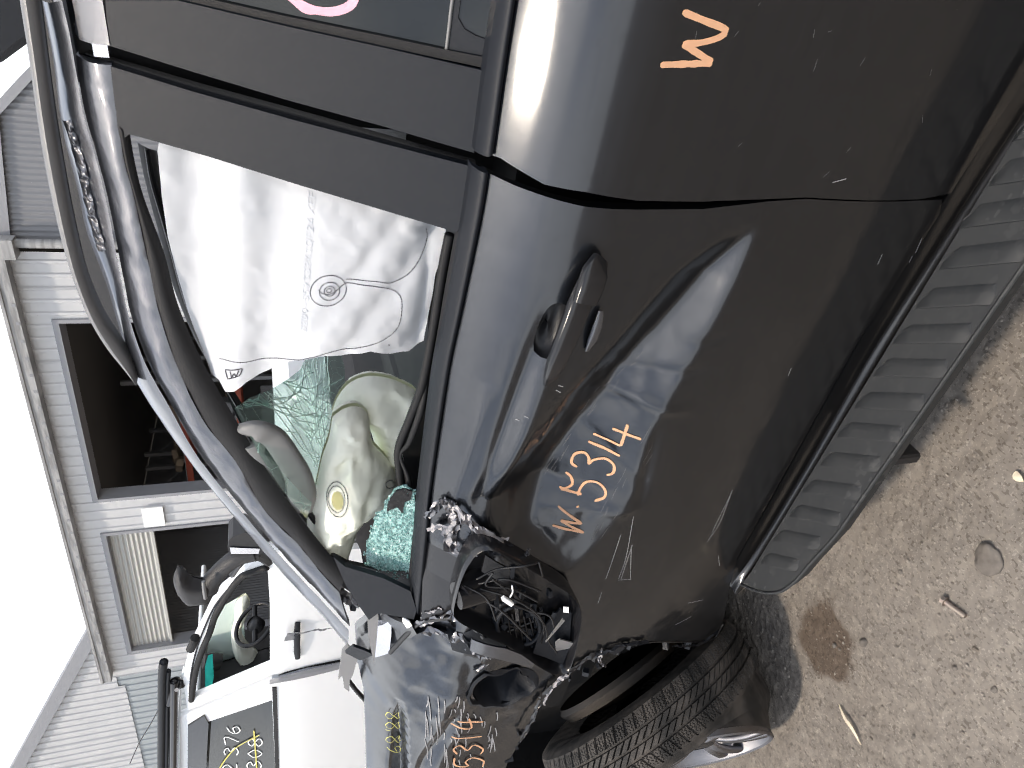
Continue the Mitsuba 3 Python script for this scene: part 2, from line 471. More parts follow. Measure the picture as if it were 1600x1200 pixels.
# ------------------------------------------------------------------ ground
def ground_h(X, Y):
    q = np.stack([X * 7, Y * 7, X * 0], -1)
    h = 0.010 * (meshkit.fbm(q, 3, 1) - 0.5) + 0.006 * (meshkit.fbm(q * 5, 3, 2) - 0.5)
    h = h + 0.0035 * np.clip(meshkit.noise(np.stack([X * 95, Y * 95, X * 0], -1), 3) - 0.55, 0, 1) * 2
    for fx, a in (((X + 3.4) / 0.5, 1), ((0.7 - X) / 0.4, 1), ((Y + 1.3) / 0.3, 1), ((0.75 - Y) / 0.2, 1)):
        h = h * np.clip(fx, 0, 1)
    return h


gx, gy = np.meshgrid(np.arange(-3.4, 0.7, 0.0055), np.arange(-1.3, 0.75, 0.0055), indexing='ij')
G = np.stack([gx, gy, ground_h(gx, gy) + 0.004], -1)
put('ground', trimesh.util.concatenate([grid_mesh(G), trimesh.Trimesh([[-250, -250, -0.012], [250, -250, -0.012], [250, 250, -0.012], [-250, 250, -0.012]], [[0, 1, 2], [0, 2, 3]], process=False)]), 'm_ground', smooth=True,
    label='tan bare gravelly dirt yard with a brown stain by the front wheel', cat='ground', kind='structure')


def pebble(r, seed, sub=1, flat=0.6):
    m = trimesh.creation.icosphere(subdivisions=sub, radius=1)
    v = m.vertices
    v = v * (1 + 0.55 * (meshkit.fbm(v * 1.3 + seed * 3.7, 2, seed) - 0.5))[:, None]
    return trimesh.Trimesh(v * np.array([1, 0.8, flat]) * r, m.faces, process=False)


peb = [pebble(1, s, 0) for s in range(7)]
rv, rf, at = [], [], 0
for k in range(5200):
    x, y = rng.uniform(-2.9, 0.1), rng.uniform(-1.05, 0.42)
    r = 0.0014 + 0.0042 * rng.random() ** 3.2
    a = rng.uniform(0, 2 * np.pi)
    m = peb[k % 7]
    v = m.vertices @ np.array([[math.cos(a), -math.sin(a), 0], [math.sin(a), math.cos(a), 0], [0, 0, 1]]).T * r
    rv.append(v + [x, y, float(ground_h(np.array(x), np.array(y))) + 0.004 + r * 0.25])
    rf.append(m.faces + at)
    at += len(v)
put('gravel', trimesh.Trimesh(np.vstack(rv), np.vstack(rf), process=False), 'm_stone', smooth=False, label='loose fine gravel scattered over the dirt', cat='gravel', kind='stuff')


def on_ground(px, py):
    p = on_z(px, py, 0.0)
    return np.array([p[0], p[1], float(ground_h(np.array(p[0]), np.array(p[1]))) + 0.004])


def stone(px, py, r, seed, label, flat=0.6, rot=0.0, sc=(1, 1)):
    m = pebble(r, seed, 3, flat)
    v = m.vertices * np.array([sc[0], sc[1], 1])
    v = v @ np.array([[math.cos(rot), -math.sin(rot), 0], [math.sin(rot), math.cos(rot), 0], [0, 0, 1]]).T
    v = v + 0.22 * r * (meshkit.fbm(v / r * 2.2, 3, seed)[:, None] - 0.5)
    put('stone', trimesh.Trimesh(v + on_ground(px, py) + [0, 0, r * flat * 0.35], m.faces, process=False), 'm_rock', smooth=True, label=label, cat='stone', group='loose stones on the dirt')


stone(1550, 873, 0.036, 3, 'largest flat grey-brown stone lying on the dirt', 0.35, 0.5, (1.0, 0.95))
stone(1354, 1003, 0.0125, 5, 'pale angular pebble just outside the brown stain', 0.7)
stone(1306, 1008, 0.007, 6, 'small pale pebble lying in the brown stain', 0.7, 0.3)
stone(1556, 1077, 0.008, 8, 'round dark pebble alone on the dirt near the right picture edge', 0.6)
stone(1495, 1043, 0.007, 9, 'small dark pebble on open dirt between the bolt and the leaf', 0.6)
stone(1430, 1150, 0.006, 10, 'small pebble on open dirt, nearest the lower picture edge', 0.6)
stone(1410, 893, 0.006, 12, 'small pebble on the dirt nearest the end of the running board', 0.6)
# bolt
b0, b1 = on_ground(1485, 938) + [0, 0, .008], on_ground(1515, 962) + [0, 0, .006]
ax = (b1 - b0) / np.linalg.norm(b1 - b0)
Bz = basis(ax)


def prism(n, r, p0, p1):
    m = trimesh.creation.cylinder(radius=r, height=np.linalg.norm(p1 - p0), sections=n)
    m.vertices = m.vertices @ basis(p1 - p0).T + (p0 + p1) / 2
    return m


put('bolt__shank', prism(20, 0.0055, b0, b1), 'm_bolt')
put('bolt__head', prism(6, 0.0095, b0 - ax * 0.008, b0), 'm_bolt', smooth=False)
put('bolt__washer', prism(20, 0.0115, b0, b0 + ax * 0.002), 'm_bolt')
tag('bolt', 'dull steel hexagon bolt lying on the dirt', 'bolt')


def leaf(pix, w, label, lift):
    p = np.array([on_ground(*q) for q in pix])
    p = smooth_line(p, 24)
    t = np.linspace(0, 1, 24)
    p[:, 2] += 0.004 + lift * np.sin(np.pi * t)
    d = np.gradient(p, axis=0)
    s = np.cross(d, [0, 0, 1.0])
    s /= np.linalg.norm(s, axis=1, keepdims=True)
    wd = w * np.sin(np.pi * np.clip(t * 0.96 + 0.02, 0, 1)) ** 0.8
    P = np.stack([p - s * wd[:, None] + [0, 0, .002], p, p + s * wd[:, None] + [0, 0, .002]], 1)
    g = grid_mesh(P)
    put('leaf', cat_mesh([g, trimesh.Trimesh(g.vertices + [0, 0, -0.0006], g.faces[:, ::-1], process=False)]), 'm_leaf_dry', smooth=True, label=label, cat='leaf')


leaf([(1312, 1100), (1326, 1120), (1340, 1138), (1349, 1163)], 0.006, 'dry curled pale gum leaf on the dirt below the stain', 0.008)
leaf([(1594, 735), (1597, 744), (1603, 752)], 0.009, 'pale dry leaf cut off by the right picture edge', 0.004)

# ------------------------------------------------------------------ the wrecked car
CAR = 'car'
tag(CAR, 'wrecked dark grey four-wheel drive with dented front door and burst airbags, nearest the camera', 'car')
FD, RD = CAR + '__front_door', CAR + '__rear_door'

gapF = [(755, 266), (775, 276), (805, 290), (850, 306), (915, 323), (1000, 328), (1100, 327), (1200, 315), (1260, 311), (1390, 315), (1440, 313), (1472, 312)]
gapR = [(770, 243), (782, 247), (805, 262), (850, 288), (915, 300), (1000, 314), (1100, 315), (1205, 311), (1260, 308.5), (1390, 313), (1440, 311), (1486, 302)]
door_px = gapF + [(1468, 334), (1400, 440), (1340, 535), (1225, 742), (1152, 872), (1140, 918), (1128, 978), (1112, 998), (1060, 1001), (1019, 1001), (960, 1010), (930, 1019), (905, 1034), (882, 1052),
                  (840, 1046), (780, 1000), (715, 945), (662, 900), (655, 832), (690, 640)]
door_poly = xz(door_px, side0)
bowl_px = [(836, 552), (836, 535), (843, 510), (853, 488), (865, 476), (878, 474), (890, 484), (890, 505), (884, 530), (876, 548), (862, 558), (845, 559)]
bowl_poly = smooth_line(np.vstack([xz(bowl_px, side0), xz(bowl_px[:1], side0)]), 40)[:-1]
put(FD, sheet(door_poly, 0.0052, side, 0.02, holes=[bowl_poly]), 'm_paint', smooth=50, label='front door with a long diagonal dent')
# cup behind the handle
c0 = bowl_poly.mean(0)
rings = []
for k, (s, d) in enumerate(((1.0, 0.0), (0.97, 0.006), (0.92, 0.014), (0.82, 0.021), (0.6, 0.026), (0.3, 0.028), (0.02, 0.028))):
    q = c0 + (bowl_poly - c0) * s
    rings.append(np.stack([q[:, 0], side(bowl_poly[:, 0], bowl_poly[:, 1]) * (1 if k == 0 else .6) + side(c0[0], c0[1]) * (0 if k == 0 else .4) + d, q[:, 1]], 1))
Pb = np.array(rings)
Pb = np.concatenate([Pb, Pb[:, :1]], 1)
put(FD + '__handle_cup', grid_mesh(Pb), 'm_black', smooth=True)


def offs(pix, fn, out):
    r = []
    for (x, y), o in zip(pix, out):
        r.append(on_surf(x, y, fn, -o))
    return np.array(r)


def bar(line, wid, thick, n=40, nrm=(0, -1, 0)):
    """rounded bar along 3-D points with elliptical section (wid across, thick along nrm)"""
    p = smooth_line(line, n)
    t = np.gradient(p, axis=0)
    t /= np.linalg.norm(t, axis=1, keepdims=True)
    a = np.cross(t, np.asarray(nrm, float))
    a /= np.linalg.norm(a, axis=1, keepdims=True)
    b = np.cross(a, t)
    w = np.interp(np.linspace(0, 1, n), np.linspace(0, 1, len(wid)), wid)
    h = np.interp(np.linspace(0, 1, n), np.linspace(0, 1, len(thick)), thick)
    ang = np.linspace(0, 2 * np.pi, 21)
    ca, sa = np.sign(np.cos(ang)) * np.abs(np.cos(ang)) ** 0.7, np.sign(np.sin(ang)) * np.abs(np.sin(ang)) ** 0.7
    P = p[:, None] + (w[:, None] * ca)[..., None] * a[:, None] + (h[:, None] * sa)[..., None] * b[:, None]
    g = grid_mesh(P)
    caps = []
    for e in (0, -1):
        v = np.vstack([P[e], p[e]])
        caps.append(trimesh.Trimesh(v, [[i, i + 1, len(v) - 1] for i in range(20)], process=False))
    return cat_mesh([g] + caps)


grip = offs([(934, 408), (922, 436), (909, 468), (896, 502), (884, 532), (872, 560), (860, 588), (852, 601)], side0, [.006, .016, .026, .031, .032, .028, .018, .006])
put(FD + '__handle', bar(grip, [.010, .0155, .017, .0165, .016, .0145, .011, .003], [.004, .008, .010, .010, .010, .009, .007, .003]), 'm_trim_gloss', smooth=60)
cap = offs([(938, 404), (930, 425), (922, 450), (914, 473)], side0, [.010, .0225, .030, .034])
put(FD + '__handle_cap', bar(cap, [.013, .0185, .0185, .017], [.006, .010, .010, .008], 16), 'm_trim_gloss', smooth=60)
lock = offs([(939, 486), (936, 502), (927, 528), (917, 548)], side0, [.006, .010, .010, .004])
put(FD + '__lock_trim', bar(lock, [.004, .007, .007, .003], [.002, .004, .004, .002], 16), 'm_clean_paint', smooth=60)

# rear door: front edge traced, the rest runs on out of the picture
rd = xz(gapR, side0)
rear_poly = np.vstack([rd, [[-0.13, 0.372], [0.30, 0.372], [0.55, 0.60], [0.55, 1.172], [0.0, 1.172]]])
put(RD, sheet(rear_poly, 0.008, side_rear, 0.02), 'm_paint', smooth=50, label='dusty rear door')


def writing(key, strokes, fn, w, material, lift=0.0012, n=26, smoothp=True):
    """hand-drawn pen strokes lying on the panel"""
    ms = []
    for st in strokes:
        p2 = np.array([on_surf(x, y, fn)[[0, 2]] for x, y in st])
        p2 = smooth_line(p2, n) if (smoothp and len(p2) > 2) else resample(p2, n)
        Y = fn(p2[:, 0], p2[:, 1])
        e = 0.004
        gxn = (fn(p2[:, 0] + e, p2[:, 1]) - fn(p2[:, 0] - e, p2[:, 1])) / (2 * e)
        gzn = (fn(p2[:, 0], p2[:, 1] + e) - fn(p2[:, 0], p2[:, 1] - e)) / (2 * e)
        nr = np.stack([gxn, -np.ones_like(gxn), gzn], 1)
        nr /= np.linalg.norm(nr, axis=1, keepdims=True)
        p = np.stack([p2[:, 0], Y, p2[:, 1]], 1)
        ww = w * (0.85 + 0.3 * meshkit.noise(np.stack([np.arange(n) * 0.35, np.full(n, st[0][0]), np.zeros(n)], 1), 4))
        ms.append(ribbon(p, ww, nr, lift))
    return put(key, cat_mesh(ms), material, smooth=True)


k = writing(RD + '__marking', [[(1066, 18), (1100, 32), (1128, 43), (1134, 50), (1118, 60), (1090, 67), (1066, 68)], [(1066, 68), (1085, 80), (1112, 97)], [(1112, 99), (1090, 99), (1031, 101)]], side_rear, 0.0075, 'm_marker')
tag(k, 'orange pen letter W')
w1 = [[(863, 820), (912, 832)], [(912, 832), (876, 813)], [(876, 813), (909, 818)], [(909, 818), (872, 790)],      # W
      [(903, 793), (902, 790)],                                                                                   # -
      [(884, 737), (892, 744), (894, 756), (882, 763), (874, 760)], [(876, 763), (909, 772)], [(903, 774), (907, 762), (918, 752), (935, 754), (946, 766), (944, 777), (929, 783)],   # 5
      [(902, 729), (893, 722), (898, 709), (912, 706), (920, 714), (920, 725)], [(920, 725), (928, 718), (946, 716), (959, 726), (958, 738), (948, 742)],                             # 3
      [(919, 689), (969, 712)],                                                                                   # 1
      [(927, 677), (970, 696)], [(970, 696), (975, 682), (981, 663)], [(957, 669), (1002, 686)]]                  # 4
k = writing(FD + '__marking', w1, side, 0.0052, 'm_marker')
tag(k, 'orange pen writing W-5314')
scr = [[(990, 806), (978, 870), (966, 905)], [(988, 850), (970, 905)], [(986, 855), (985, 905)], [(966, 906), (986, 905)], [(970, 835), (955, 880), (946, 905)], [(1144, 765), (1125, 815), (1105, 846)], [(1140, 775), (1112, 832)],
       [(940, 925), (934, 943)], [(1122, 868), (1124, 884)], [(1075, 942), (1098, 937)], [(1055, 976), (1080, 963)], [(1236, 575), (1231, 587)], [(1378, 397), (1371, 413)], [(1300, 285), (1322, 279)], [(1440, 672 - 300), (1430, 395)],
       [(868, 609), (876, 613)], [(872, 602), (880, 604)], [(806, 655), (812, 657)], [(820, 650), (826, 653)], [(1425, 400), (1420, 410)]]
k = writing(FD + '__scratches', scr, side, 0.0013, 'm_scratch', 0.0006)
# fine scuffs along the dent edge and lower edge
sc2 = []
r2 = np.random.default_rng(5)
for _ in range(34):
    t = r2.random()
    i = r2.integers(0, 6)
    a = np.array(door_px[0])
    if r2.random() < 0.55:
        A, B = ((930, 622), (1000, 545)) if r2.random() < .3 else ((838, 765), (930, 630))
    else:
        A, B = ((905, 880), (1010, 700))
    q = np.array(A) + (np.array(B) - A) * t + r2.normal(0, 7, 2)
    d = (np.array(B) - A) / np.linalg.norm(np.array(B) - np.array(A)) * r2.uniform(8, 30) + r2.normal(0, 1.2, 2)
    sc2.append([tuple(q), tuple(q + d)])
k = writing(FD + '__scuffs', sc2, side, 0.0006, 'm_dull_scratch', 0.0005, n=5)
labels[k] = {'kind': 'stuff'}
sc3 = [[tuple(p), tuple(p + np.array([r2.normal(5, 3), r2.normal(-9, 4)]))] for p in np.stack([r2.uniform(1010, 1560, 16), r2.uniform(5, 290, 16)], 1) if p[0] < 1480 - 0.0 * p[1] or p[1] < 120]
k = writing(RD + '__scratches', sc3, side_rear, 0.0006, 'm_dull_scratch', 0.0005, n=4)
labels[k] = {'kind': 'stuff'}

# black pit of the gap between the doors, and the dark structure behind all panels
put(CAR + '__inner_body', cat_mesh([box((-0.32, 1.0, 0.70), (2.1, 1.72, 0.80)), box((-1.95, 1.05, 0.68), (1.16, 1.30, 0.50)), box((-0.30, 0.24, 0.73), (0.24, 0.24, 0.74)), box((-0.30, 0.34, 1.13), (0.24, 0.24, 0.20)), box((-0.305, 0.375, 1.37), (0.10, 0.08, 0.52))]), 'm_void', smooth=False)

# sill and running board
silA = [(1660, 30), (1600, 122), (1484, 300), (1457, 344), (1340, 538), (1225, 745), (1152, 874), (1138, 912)]
silB = [(1700, 40), (1600, 192), (1512, 330), (1383, 533), (1265, 733), (1182, 866), (1140, 913)]
a3 = np.array([on_surf(x, y, side0, .004) for x, y in smooth_line(silA, 90)])
b3 = np.array([on_surf(x, y, side0, .004) for x, y in smooth_line(silB, 90)])
tt = np.linspace(0, 1, 29)[None, :, None]
P = a3[:, None] * (1 - tt) + b3[:, None] * tt
tl = tt[..., 0]
P[..., 1] -= 0.021 * np.clip((tl - 0.53) / 0.09, 0, 1) * 0.7 + 0.018 * tl
put(CAR + '__sill', cat_mesh([grid_mesh(P), flange(grid_mesh(P).vertices, grid_mesh(P).faces, (0, .03, 0))]), 'm_paint', smooth=50)

BZ = 0.348
inner = np.array([on_z(x, y, BZ + .012)[:2] for x, y in [(1535, 300), (1172, 890)]])
front = np.array([on_z(x, y, BZ)[:2] for x, y in [(1166, 912), (1185, 922), (1208, 927), (1227, 922), (1246, 906), (1264, 884)]])
outer = np.array([on_z(x, y, BZ)[:2] for x, y in [(1310, 838), (1400, 706), (1500, 556), (1600, 405)]])
yo = outer[:, 1].mean()
plan = np.vstack([[[0.55, 0.040]], [[inner[1, 0], 0.040]], front, [[outer[0, 0], yo]], [[0.55, yo]]])


def board_z(X, Y):
    """gentle fall towards the outer edge"""
    return BZ + 0.012 * np.clip((Y - yo) / 0.1, -0.2, 1.4)


pts, tri, Pp = fill(plan, 0.014)
v = np.c_[pts, board_z(pts[:, 0], pts[:, 1])]
top = trimesh.Trimesh(v, tri, process=False)
lipA = [np.array([x, y, board_z(x, y)]) for x, y in resample(np.vstack([front, [[outer[0, 0], yo]], [[0.55, yo]]]), 70)]
put(CAR + '__running_board', cat_mesh([top, flange(top.vertices, top.faces, (0, 0.012, -0.045)), tube(lipA, 0.004, 8, smooth=False)]), 'm_board', smooth=40)
padin = [(1585, 222), (1547, 292), (1503, 358), (1470, 422), (1433, 483), (1397, 538), (1367, 588), (1337, 638), (1310, 683), (1283, 728), (1256, 769), (1235, 807), (1210, 845), (1190, 880)]
padout = [(1690, 200), (1660, 275), (1636, 341), (1597, 410), (1550, 477), (1512, 537), (1475, 592), (1440, 644), (1405, 693), (1372, 739), (1342, 783), (1310, 824), (1279, 860), (1246, 894)]
for (a, b) in zip(padin, padout):
    p0, p1 = on_z(*a, BZ + .010), on_z(*b, BZ + .001)
    p0 = p0 + (p0 - p1) * 0.04
    w = 0.046
    Q = []
    for s, hgt in ((0.0, -0.002), (0.0015, 0.0046), (0.006, 0.0052), (0.022, 0.0040), (0.036, 0.0028), (w, -0.002)):
        row = []
        for u in np.linspace(0, 1, 9):
            c = p0 + (p1 - p0) * u
            e = 1 - max(0, (u - 0.86) / 0.14) ** 2 * 0.75
            e0 = 1 - max(0, (0.1 - u) / 0.1) ** 2 * 0.6
            x = c[0] + s * e * e0
            row.append([x, c[1], board_z(x, c[1]) + hgt * (1 if 0 < u < 1 else -0.3)])
        Q.append(row)
    put(CAR + '__running_board__tread_pad', grid_mesh(np.array(Q)[::-1]), 'm_board', smooth=30)
# bracket under the board
bp = on_z(1416, 690, 0.2)
put(CAR + '__board_bracket', cat_mesh([box((bp[0], yo + 0.09, 0.25), (0.025, 0.12, 0.08), bevel=.005), box((bp[0] + .01, yo + 0.11, 0.20), (0.035, 0.04, 0.04), basis((.3, .2, 1)), .005)]), 'm_black', smooth=False)

# ------------------------------------------------------------------ window frames, roof edge, rail
seam = [(97, 0), (108, 50), (120, 118), (131, 180), (161, 292), (187, 424), (200, 490), (227, 567), (267, 640), (307, 710), (367, 787), (430, 860), (500, 935), (545, 985)]
outerA = [(66, 0), (84, 100), (97, 198), (112, 259), (124, 310), (134, 357), (150, 402), (166, 444), (187, 515), (205, 565), (214, 598), (267, 680), (333, 767), (375, 817), (440, 893), (499, 956), (540, 1006)]
framB = [(167, 30), (172, 80), (184, 195), (195, 255), (210, 311), (232, 412), (247, 483), (277, 573), (320, 660), (367, 720), (413, 797), (465, 850), (500, 893), (530, 925)]
seamF = [(115, 30), (116, 84)] + seam[2:]
frame_in = [(202, 212), (210, 250), (222, 300), (240, 350), (258, 400), (276, 470), (300, 530), (330, 590), (365, 650), (400, 708), (440, 768), (480, 822), (512, 862), (540, 890)]


def roofy(X, Z):
    return green(X, Z)


put(CAR + '__pillar', band(outerA, seam, roofy, 130, 15, 0.014, 0.075, 0.004, rough=0.006, seed=4), 'm_clean_paint', smooth=True, label='creased and scraped roof pillar')
doorframe = [(118, 86), (124, 130), (135, 184), (165, 293), (191, 424), (204, 489), (231, 565), (271, 638), (311, 708), (371, 785), (434, 857), (503, 931), (547, 980)]
put(FD + '__window_frame', band(doorframe, [(174, 102), (180, 160), (186, 205)] + framB[3:], roofy, 130, 15, 0.012, 0.022, -0.002, rough=0.010, seed=9, thick=.02), 'm_clean_paint', smooth=True, label='crumpled front door window frame')
rfr = np.array([[-0.255, 1.612], [0.55, 1.612], [0.55, 1.53], [-0.262, 1.555]])
pr = xz([(113, 55), (122, 66), (140, 69), (172, 70)], green)
put(RD + '__window_frame', sheet(np.vstack([[[0.55, 1.622]], [[-0.24, 1.622]], pr, [[0.55, pr[-1, 1] - 0.004]]]), 0.02, lambda X, Z: green(X, Z) - 0.004 - 1.2 * (np.clip(Z - 1.575, 0, 1)) ** 2 * -6, 0.02), 'm_clean_paint', smooth=True)
# torn scrape on the pillar
mid = smooth_line([(103, 188), (122, 250), (137, 320), (150, 370), (158, 392)], 40)
tb = band([tuple(q) for q in mid + [-5, 0]], [tuple(q) for q in mid + [9, 0]], roofy, 150, 15, 0.004, 0.020, 0.014)
nv = meshkit.fbm(tb.vertices * 70, 3, 5) - 0.5
tb.vertices = tb.vertices + np.outer(nv, [0.0, 0.030, 0.012]) * 0.8
put(CAR + '__pillar__torn_metal', tb, 'm_clean_paint', smooth=50)

put(FD + '__window_seal', band(framB[2:], [(203, 208)] + frame_in[1:], roofy, 100, 9, 0.008, -0.001, 0.012), 'm_rubber', smooth=True)
put(CAR + '__door_opening_seal', band([(225, 228), (233, 280), (250, 340), (266, 396), (284, 462), (308, 524), (338, 584), (372, 642), (406, 700), (446, 760), (486, 814), (520, 855)],
                                    [(233, 232), (243, 282), (261, 341), (277, 398), (295, 462), (320, 523), (350, 584), (384, 640), (416, 694), (454, 752), (492, 806), (518, 846)], lambda X, Z: green(X, Z) + 0.06, 80, 7, 0.01), 'm_black', smooth=True)
# headliner edge beside the curtain bag
put(CAR + '__headliner', band([(215, 222), (222, 262), (236, 320), (250, 370), (268, 440), (300, 520), (330, 575)], [(262, 236), (268, 280), (285, 330), (300, 400), (318, 470), (340, 540), (352, 590)], lambda X, Z: green(X, Z) + 0.10, 60, 7, 0.012), 'm_grey_trim', smooth=True)

rail_o = [(29, 0), (45, 100), (56, 180), (69, 259), (83, 326), (98, 388), (115, 442), (137, 497), (167, 547), (200, 585), (213, 598)]
rail_i = [(57, 0), (70, 100), (81, 180), (92, 247), (104, 313), (117, 376), (133, 438), (158, 497), (187, 542), (206, 574), (214, 599)]
RY = 0.33
ro = np.array([on_y(x, y, RY) for x, y in smooth_line([(20, -60)] + rail_o, 70)])
ri = np.array([on_y(x, y, RY) for x, y in smooth_line([(48, -60)] + rail_i, 70)])
secs = []
for u, dy in ((0.0, 0.010), (0.06, 0.0), (0.25, -0.007), (0.5, -0.009), (0.75, -0.007), (0.95, 0.0), (1.0, 0.008), (0.98, 0.03), (0.5, 0.034), (0.02, 0.03), (0.0, 0.010)):
    q = ro * (1 - u) + ri * u
    q[:, 1] += dy
    secs.append(q)
put(CAR + '__roof_rail', grid_mesh(np.array(secs).transpose(1, 0, 2)), 'm_rail', smooth=40, label='satin grey roof rail')
fo = [(57, -10), (70, 100), (81, 180), (92, 247), (104, 313), (117, 376), (133, 438), (158, 497), (187, 542), (206, 572)]
put(CAR + '__roof_rail__rail_base', band([(x - 5, y) for x, y in fo], [(80, -10)] + [(x + 12, y) for x, y in outerA[1:10]], lambda X, Z: green(X, Z) + 0.10, 80, 5, 0.0), 'm_trim', smooth=True)
put(CAR + '__roof', cat_mesh([box((0.22, 1.08, 1.665), (1.20, 1.20, 0.03), bevel=.012), box((0.22, 1.08, 1.642), (1.10, 1.14, 0.012))]), 'm_clean_paint', smooth=False)

# belt mouldings, pillar covers
put(RD + '__belt_moulding', band([(778, -20), (776, 0), (760, 100), (742, 236)], [(807, -20), (805, 0), (790, 100), (770, 242)], lambda X, Z: side0(X, Z) - 0.004, 40, 13, 0.011, thick=.02), 'm_trim', smooth=True)
put(FD + '__belt_moulding', band([(737, 258), (725, 337), (700, 480), (679, 580), (656, 760), (650, 825), (642, 937)], [(763, 269), (752, 337), (722, 480), (701, 580), (674, 760), (669, 825), (655, 960)], lambda X, Z: side0(X, Z) - 0.004, 70, 13, 0.011, thick=.02), 'm_trim', smooth=True)
put(FD + '__belt_inner_seal', band([(711, 362), (690, 480), (668, 620), (650, 790), (638, 900)], [(722, 352), (702, 480), (679, 590), (655, 770), (642, 925)], lambda X, Z: side0(X, Z) + 0.015, 60, 7, 0.006), 'm_rubber', smooth=True)
put(FD + '__loose_seal', tube([on_surf(x, y, green, o) for x, y, o in [(703, 366, .03), (692, 420, .03), (676, 520, .03), (660, 600, .03), (640, 655, .04), (623, 700, .05), (624, 735, .05), (634, 790, .04)]], 0.0075, 10, 60), 'm_rubber', smooth=True)
put(FD + '__loose_seal', tube([on_surf(x, y, green, o) for x, y, o in [(668, 590, .035), (658, 640, .03), (640, 690, .03), (626, 712, .045), (638, 748, .035), (642, 795, .03)]], [0.003, 0.007, 0.006, 0.003, .005, .003], 8, 60), 'm_rubber', smooth=True)
fp = xz([(173, 103), (300, 142), (460, 187), (600, 224), (735, 259), (722, 345), (713, 362), (580, 322), (460, 286), (330, 245), (215, 212), (202, 209), (192, 217), (187, 212), (184, 197)], green)
put(FD + '__pillar_cover', sheet(fp, 0.012, lambda X, Z: green(X, Z) - 0.002, 0.018), 'm_trim', smooth=40, label='matt black front pillar cover')
rp = xz([(172, 71), (300, 111), (450, 156), (600, 197), (740, 238), (756, 110), (600, 74), (450, 41), (277, 0)], green)
rp = np.vstack([rp, xz([(165, 0), (167, 30)], green)])
put(RD + '__pillar_cover', sheet(rp, 0.012, lambda X, Z: green(X, Z) - 0.002, 0.018), 'm_trim', smooth=40, label='matt black rear pillar cover')
# soft seal down the gap between the covers
put(CAR + '__pillar_seal', band([(140, 78), (300, 126), (460, 170), (600, 209), (742, 249)], [(128, 82), (300, 138), (460, 183), (600, 220), (738, 258)], lambda X, Z: green(X, Z) + 0.035, 40, 7, 0.012), 'm_black', smooth=True)
put(CAR + '__pillar_clip', cat_mesh([box(on_surf(158, 78, green, 0.01), (0.018, 0.004, 0.018), bevel=.001)]), 'm_chrome', smooth=False)
# rear door window
ge = xz([(277, 0), (450, 41), (600, 74), (756, 107)], green)
g2 = xz([(330, 0), (450, 27), (600, 58), (699, 79), (766, 92)], green)
gx_ = 0.5
frame2 = np.vstack([ge, [[ge[-1, 0] + .45, 1.175], [gx_ + .02, 1.19], [gx_ + .02, 1.56], [ge[0, 0], 1.545]]])
put(RD + '__window_seal', sheet(np.vstack([ge, g2[::-1]]), 0.012, lambda X, Z: green(X, Z) + 0.003, 0.01), 'm_rubber', smooth=40)
glass2 = np.vstack([g2 + [-.004, 0], [[gx_, g2[-1, 1]], [gx_, 1.545], [g2[0, 0], 1.545]]])
put(RD + '__window', sheet(glass2, 0.05, lambda X, Z: green(X, Z) + 0.010, 0), 'm_tint_glass', smooth=True, label='tinted rear door window with pink pen ring')
dv = xz([(699, 80), (704, 40), (709, 0), (722, -60)], green)
put(RD + '__window_bar', tube([np.array([x, float(green(x, z)) + .006, z]) for x, z in dv], 0.0022, 6), 'm_grey_trim', smooth=True)
put(RD + '__quarter_frame', sheet(np.vstack([dv, xz([(745, -60), (722, 0), (718, 30), (728, 48), (745, 58), (768, 66), (764, 94)], green)]), 0.012, lambda X, Z: green(X, Z) + 0.007, 0), 'm_trim', smooth=True)
k = writing(RD + '__window_marking', [[(425, -30), (450, -8), (470, 6), (490, 15), (520, 18), (545, 10), (556, -5), (560, -30)], [(440, -20), (462, 2), (478, 14), (492, 17)]], lambda X, Z: np.asarray(green(X, Z)) + 0.010 + 0 * np.asarray(X), 0.009, 'm_pink_marker', 0.001)
tag(k, 'pink pen ring')
# cabin behind: seats, far side
put(CAR + '__seat', cat_mesh([box((-0.18, 0.62, 1.22), (0.16, 0.44, 0.62), basis((0.25, 0, 1)), .05), box((-0.05, 0.62, 1.50), (0.10, 0.26, 0.18), basis((0.2, 0, 1)), .04), box((-0.45, 0.62, 0.98), (0.5, 0.48, 0.16), None, .05)]), 'm_dark_cloth', smooth=40)
put(CAR + '__far_door', cat_mesh([box((-0.6, 1.78, 0.80), (2.0, 0.05, 0.75)), box((-0.30, 1.70, 1.40), (0.14, 0.05, 0.55)), box((0.4, 1.70, 1.40), (0.5, 0.05, 0.55))]), 'm_dark_cloth', smooth=False)


# ------------------------------------------------------------------ airbags and what shows through the window
bag_px = [(246, 236), (252, 300), (262, 370), (280, 440), (300, 505), (318, 550), (330, 585), (342, 593), (352, 612), (366, 612), (384, 598), (420, 578), (447, 566), (470, 561), (500, 556), (535, 555), (550, 553), (580, 549),
          (610, 553), (640, 548), (662, 532), (668, 500), (680, 430), (692, 390), (696, 363), (700, 340), (640, 300), (520, 270), (400, 240), (300, 205), (252, 200)]


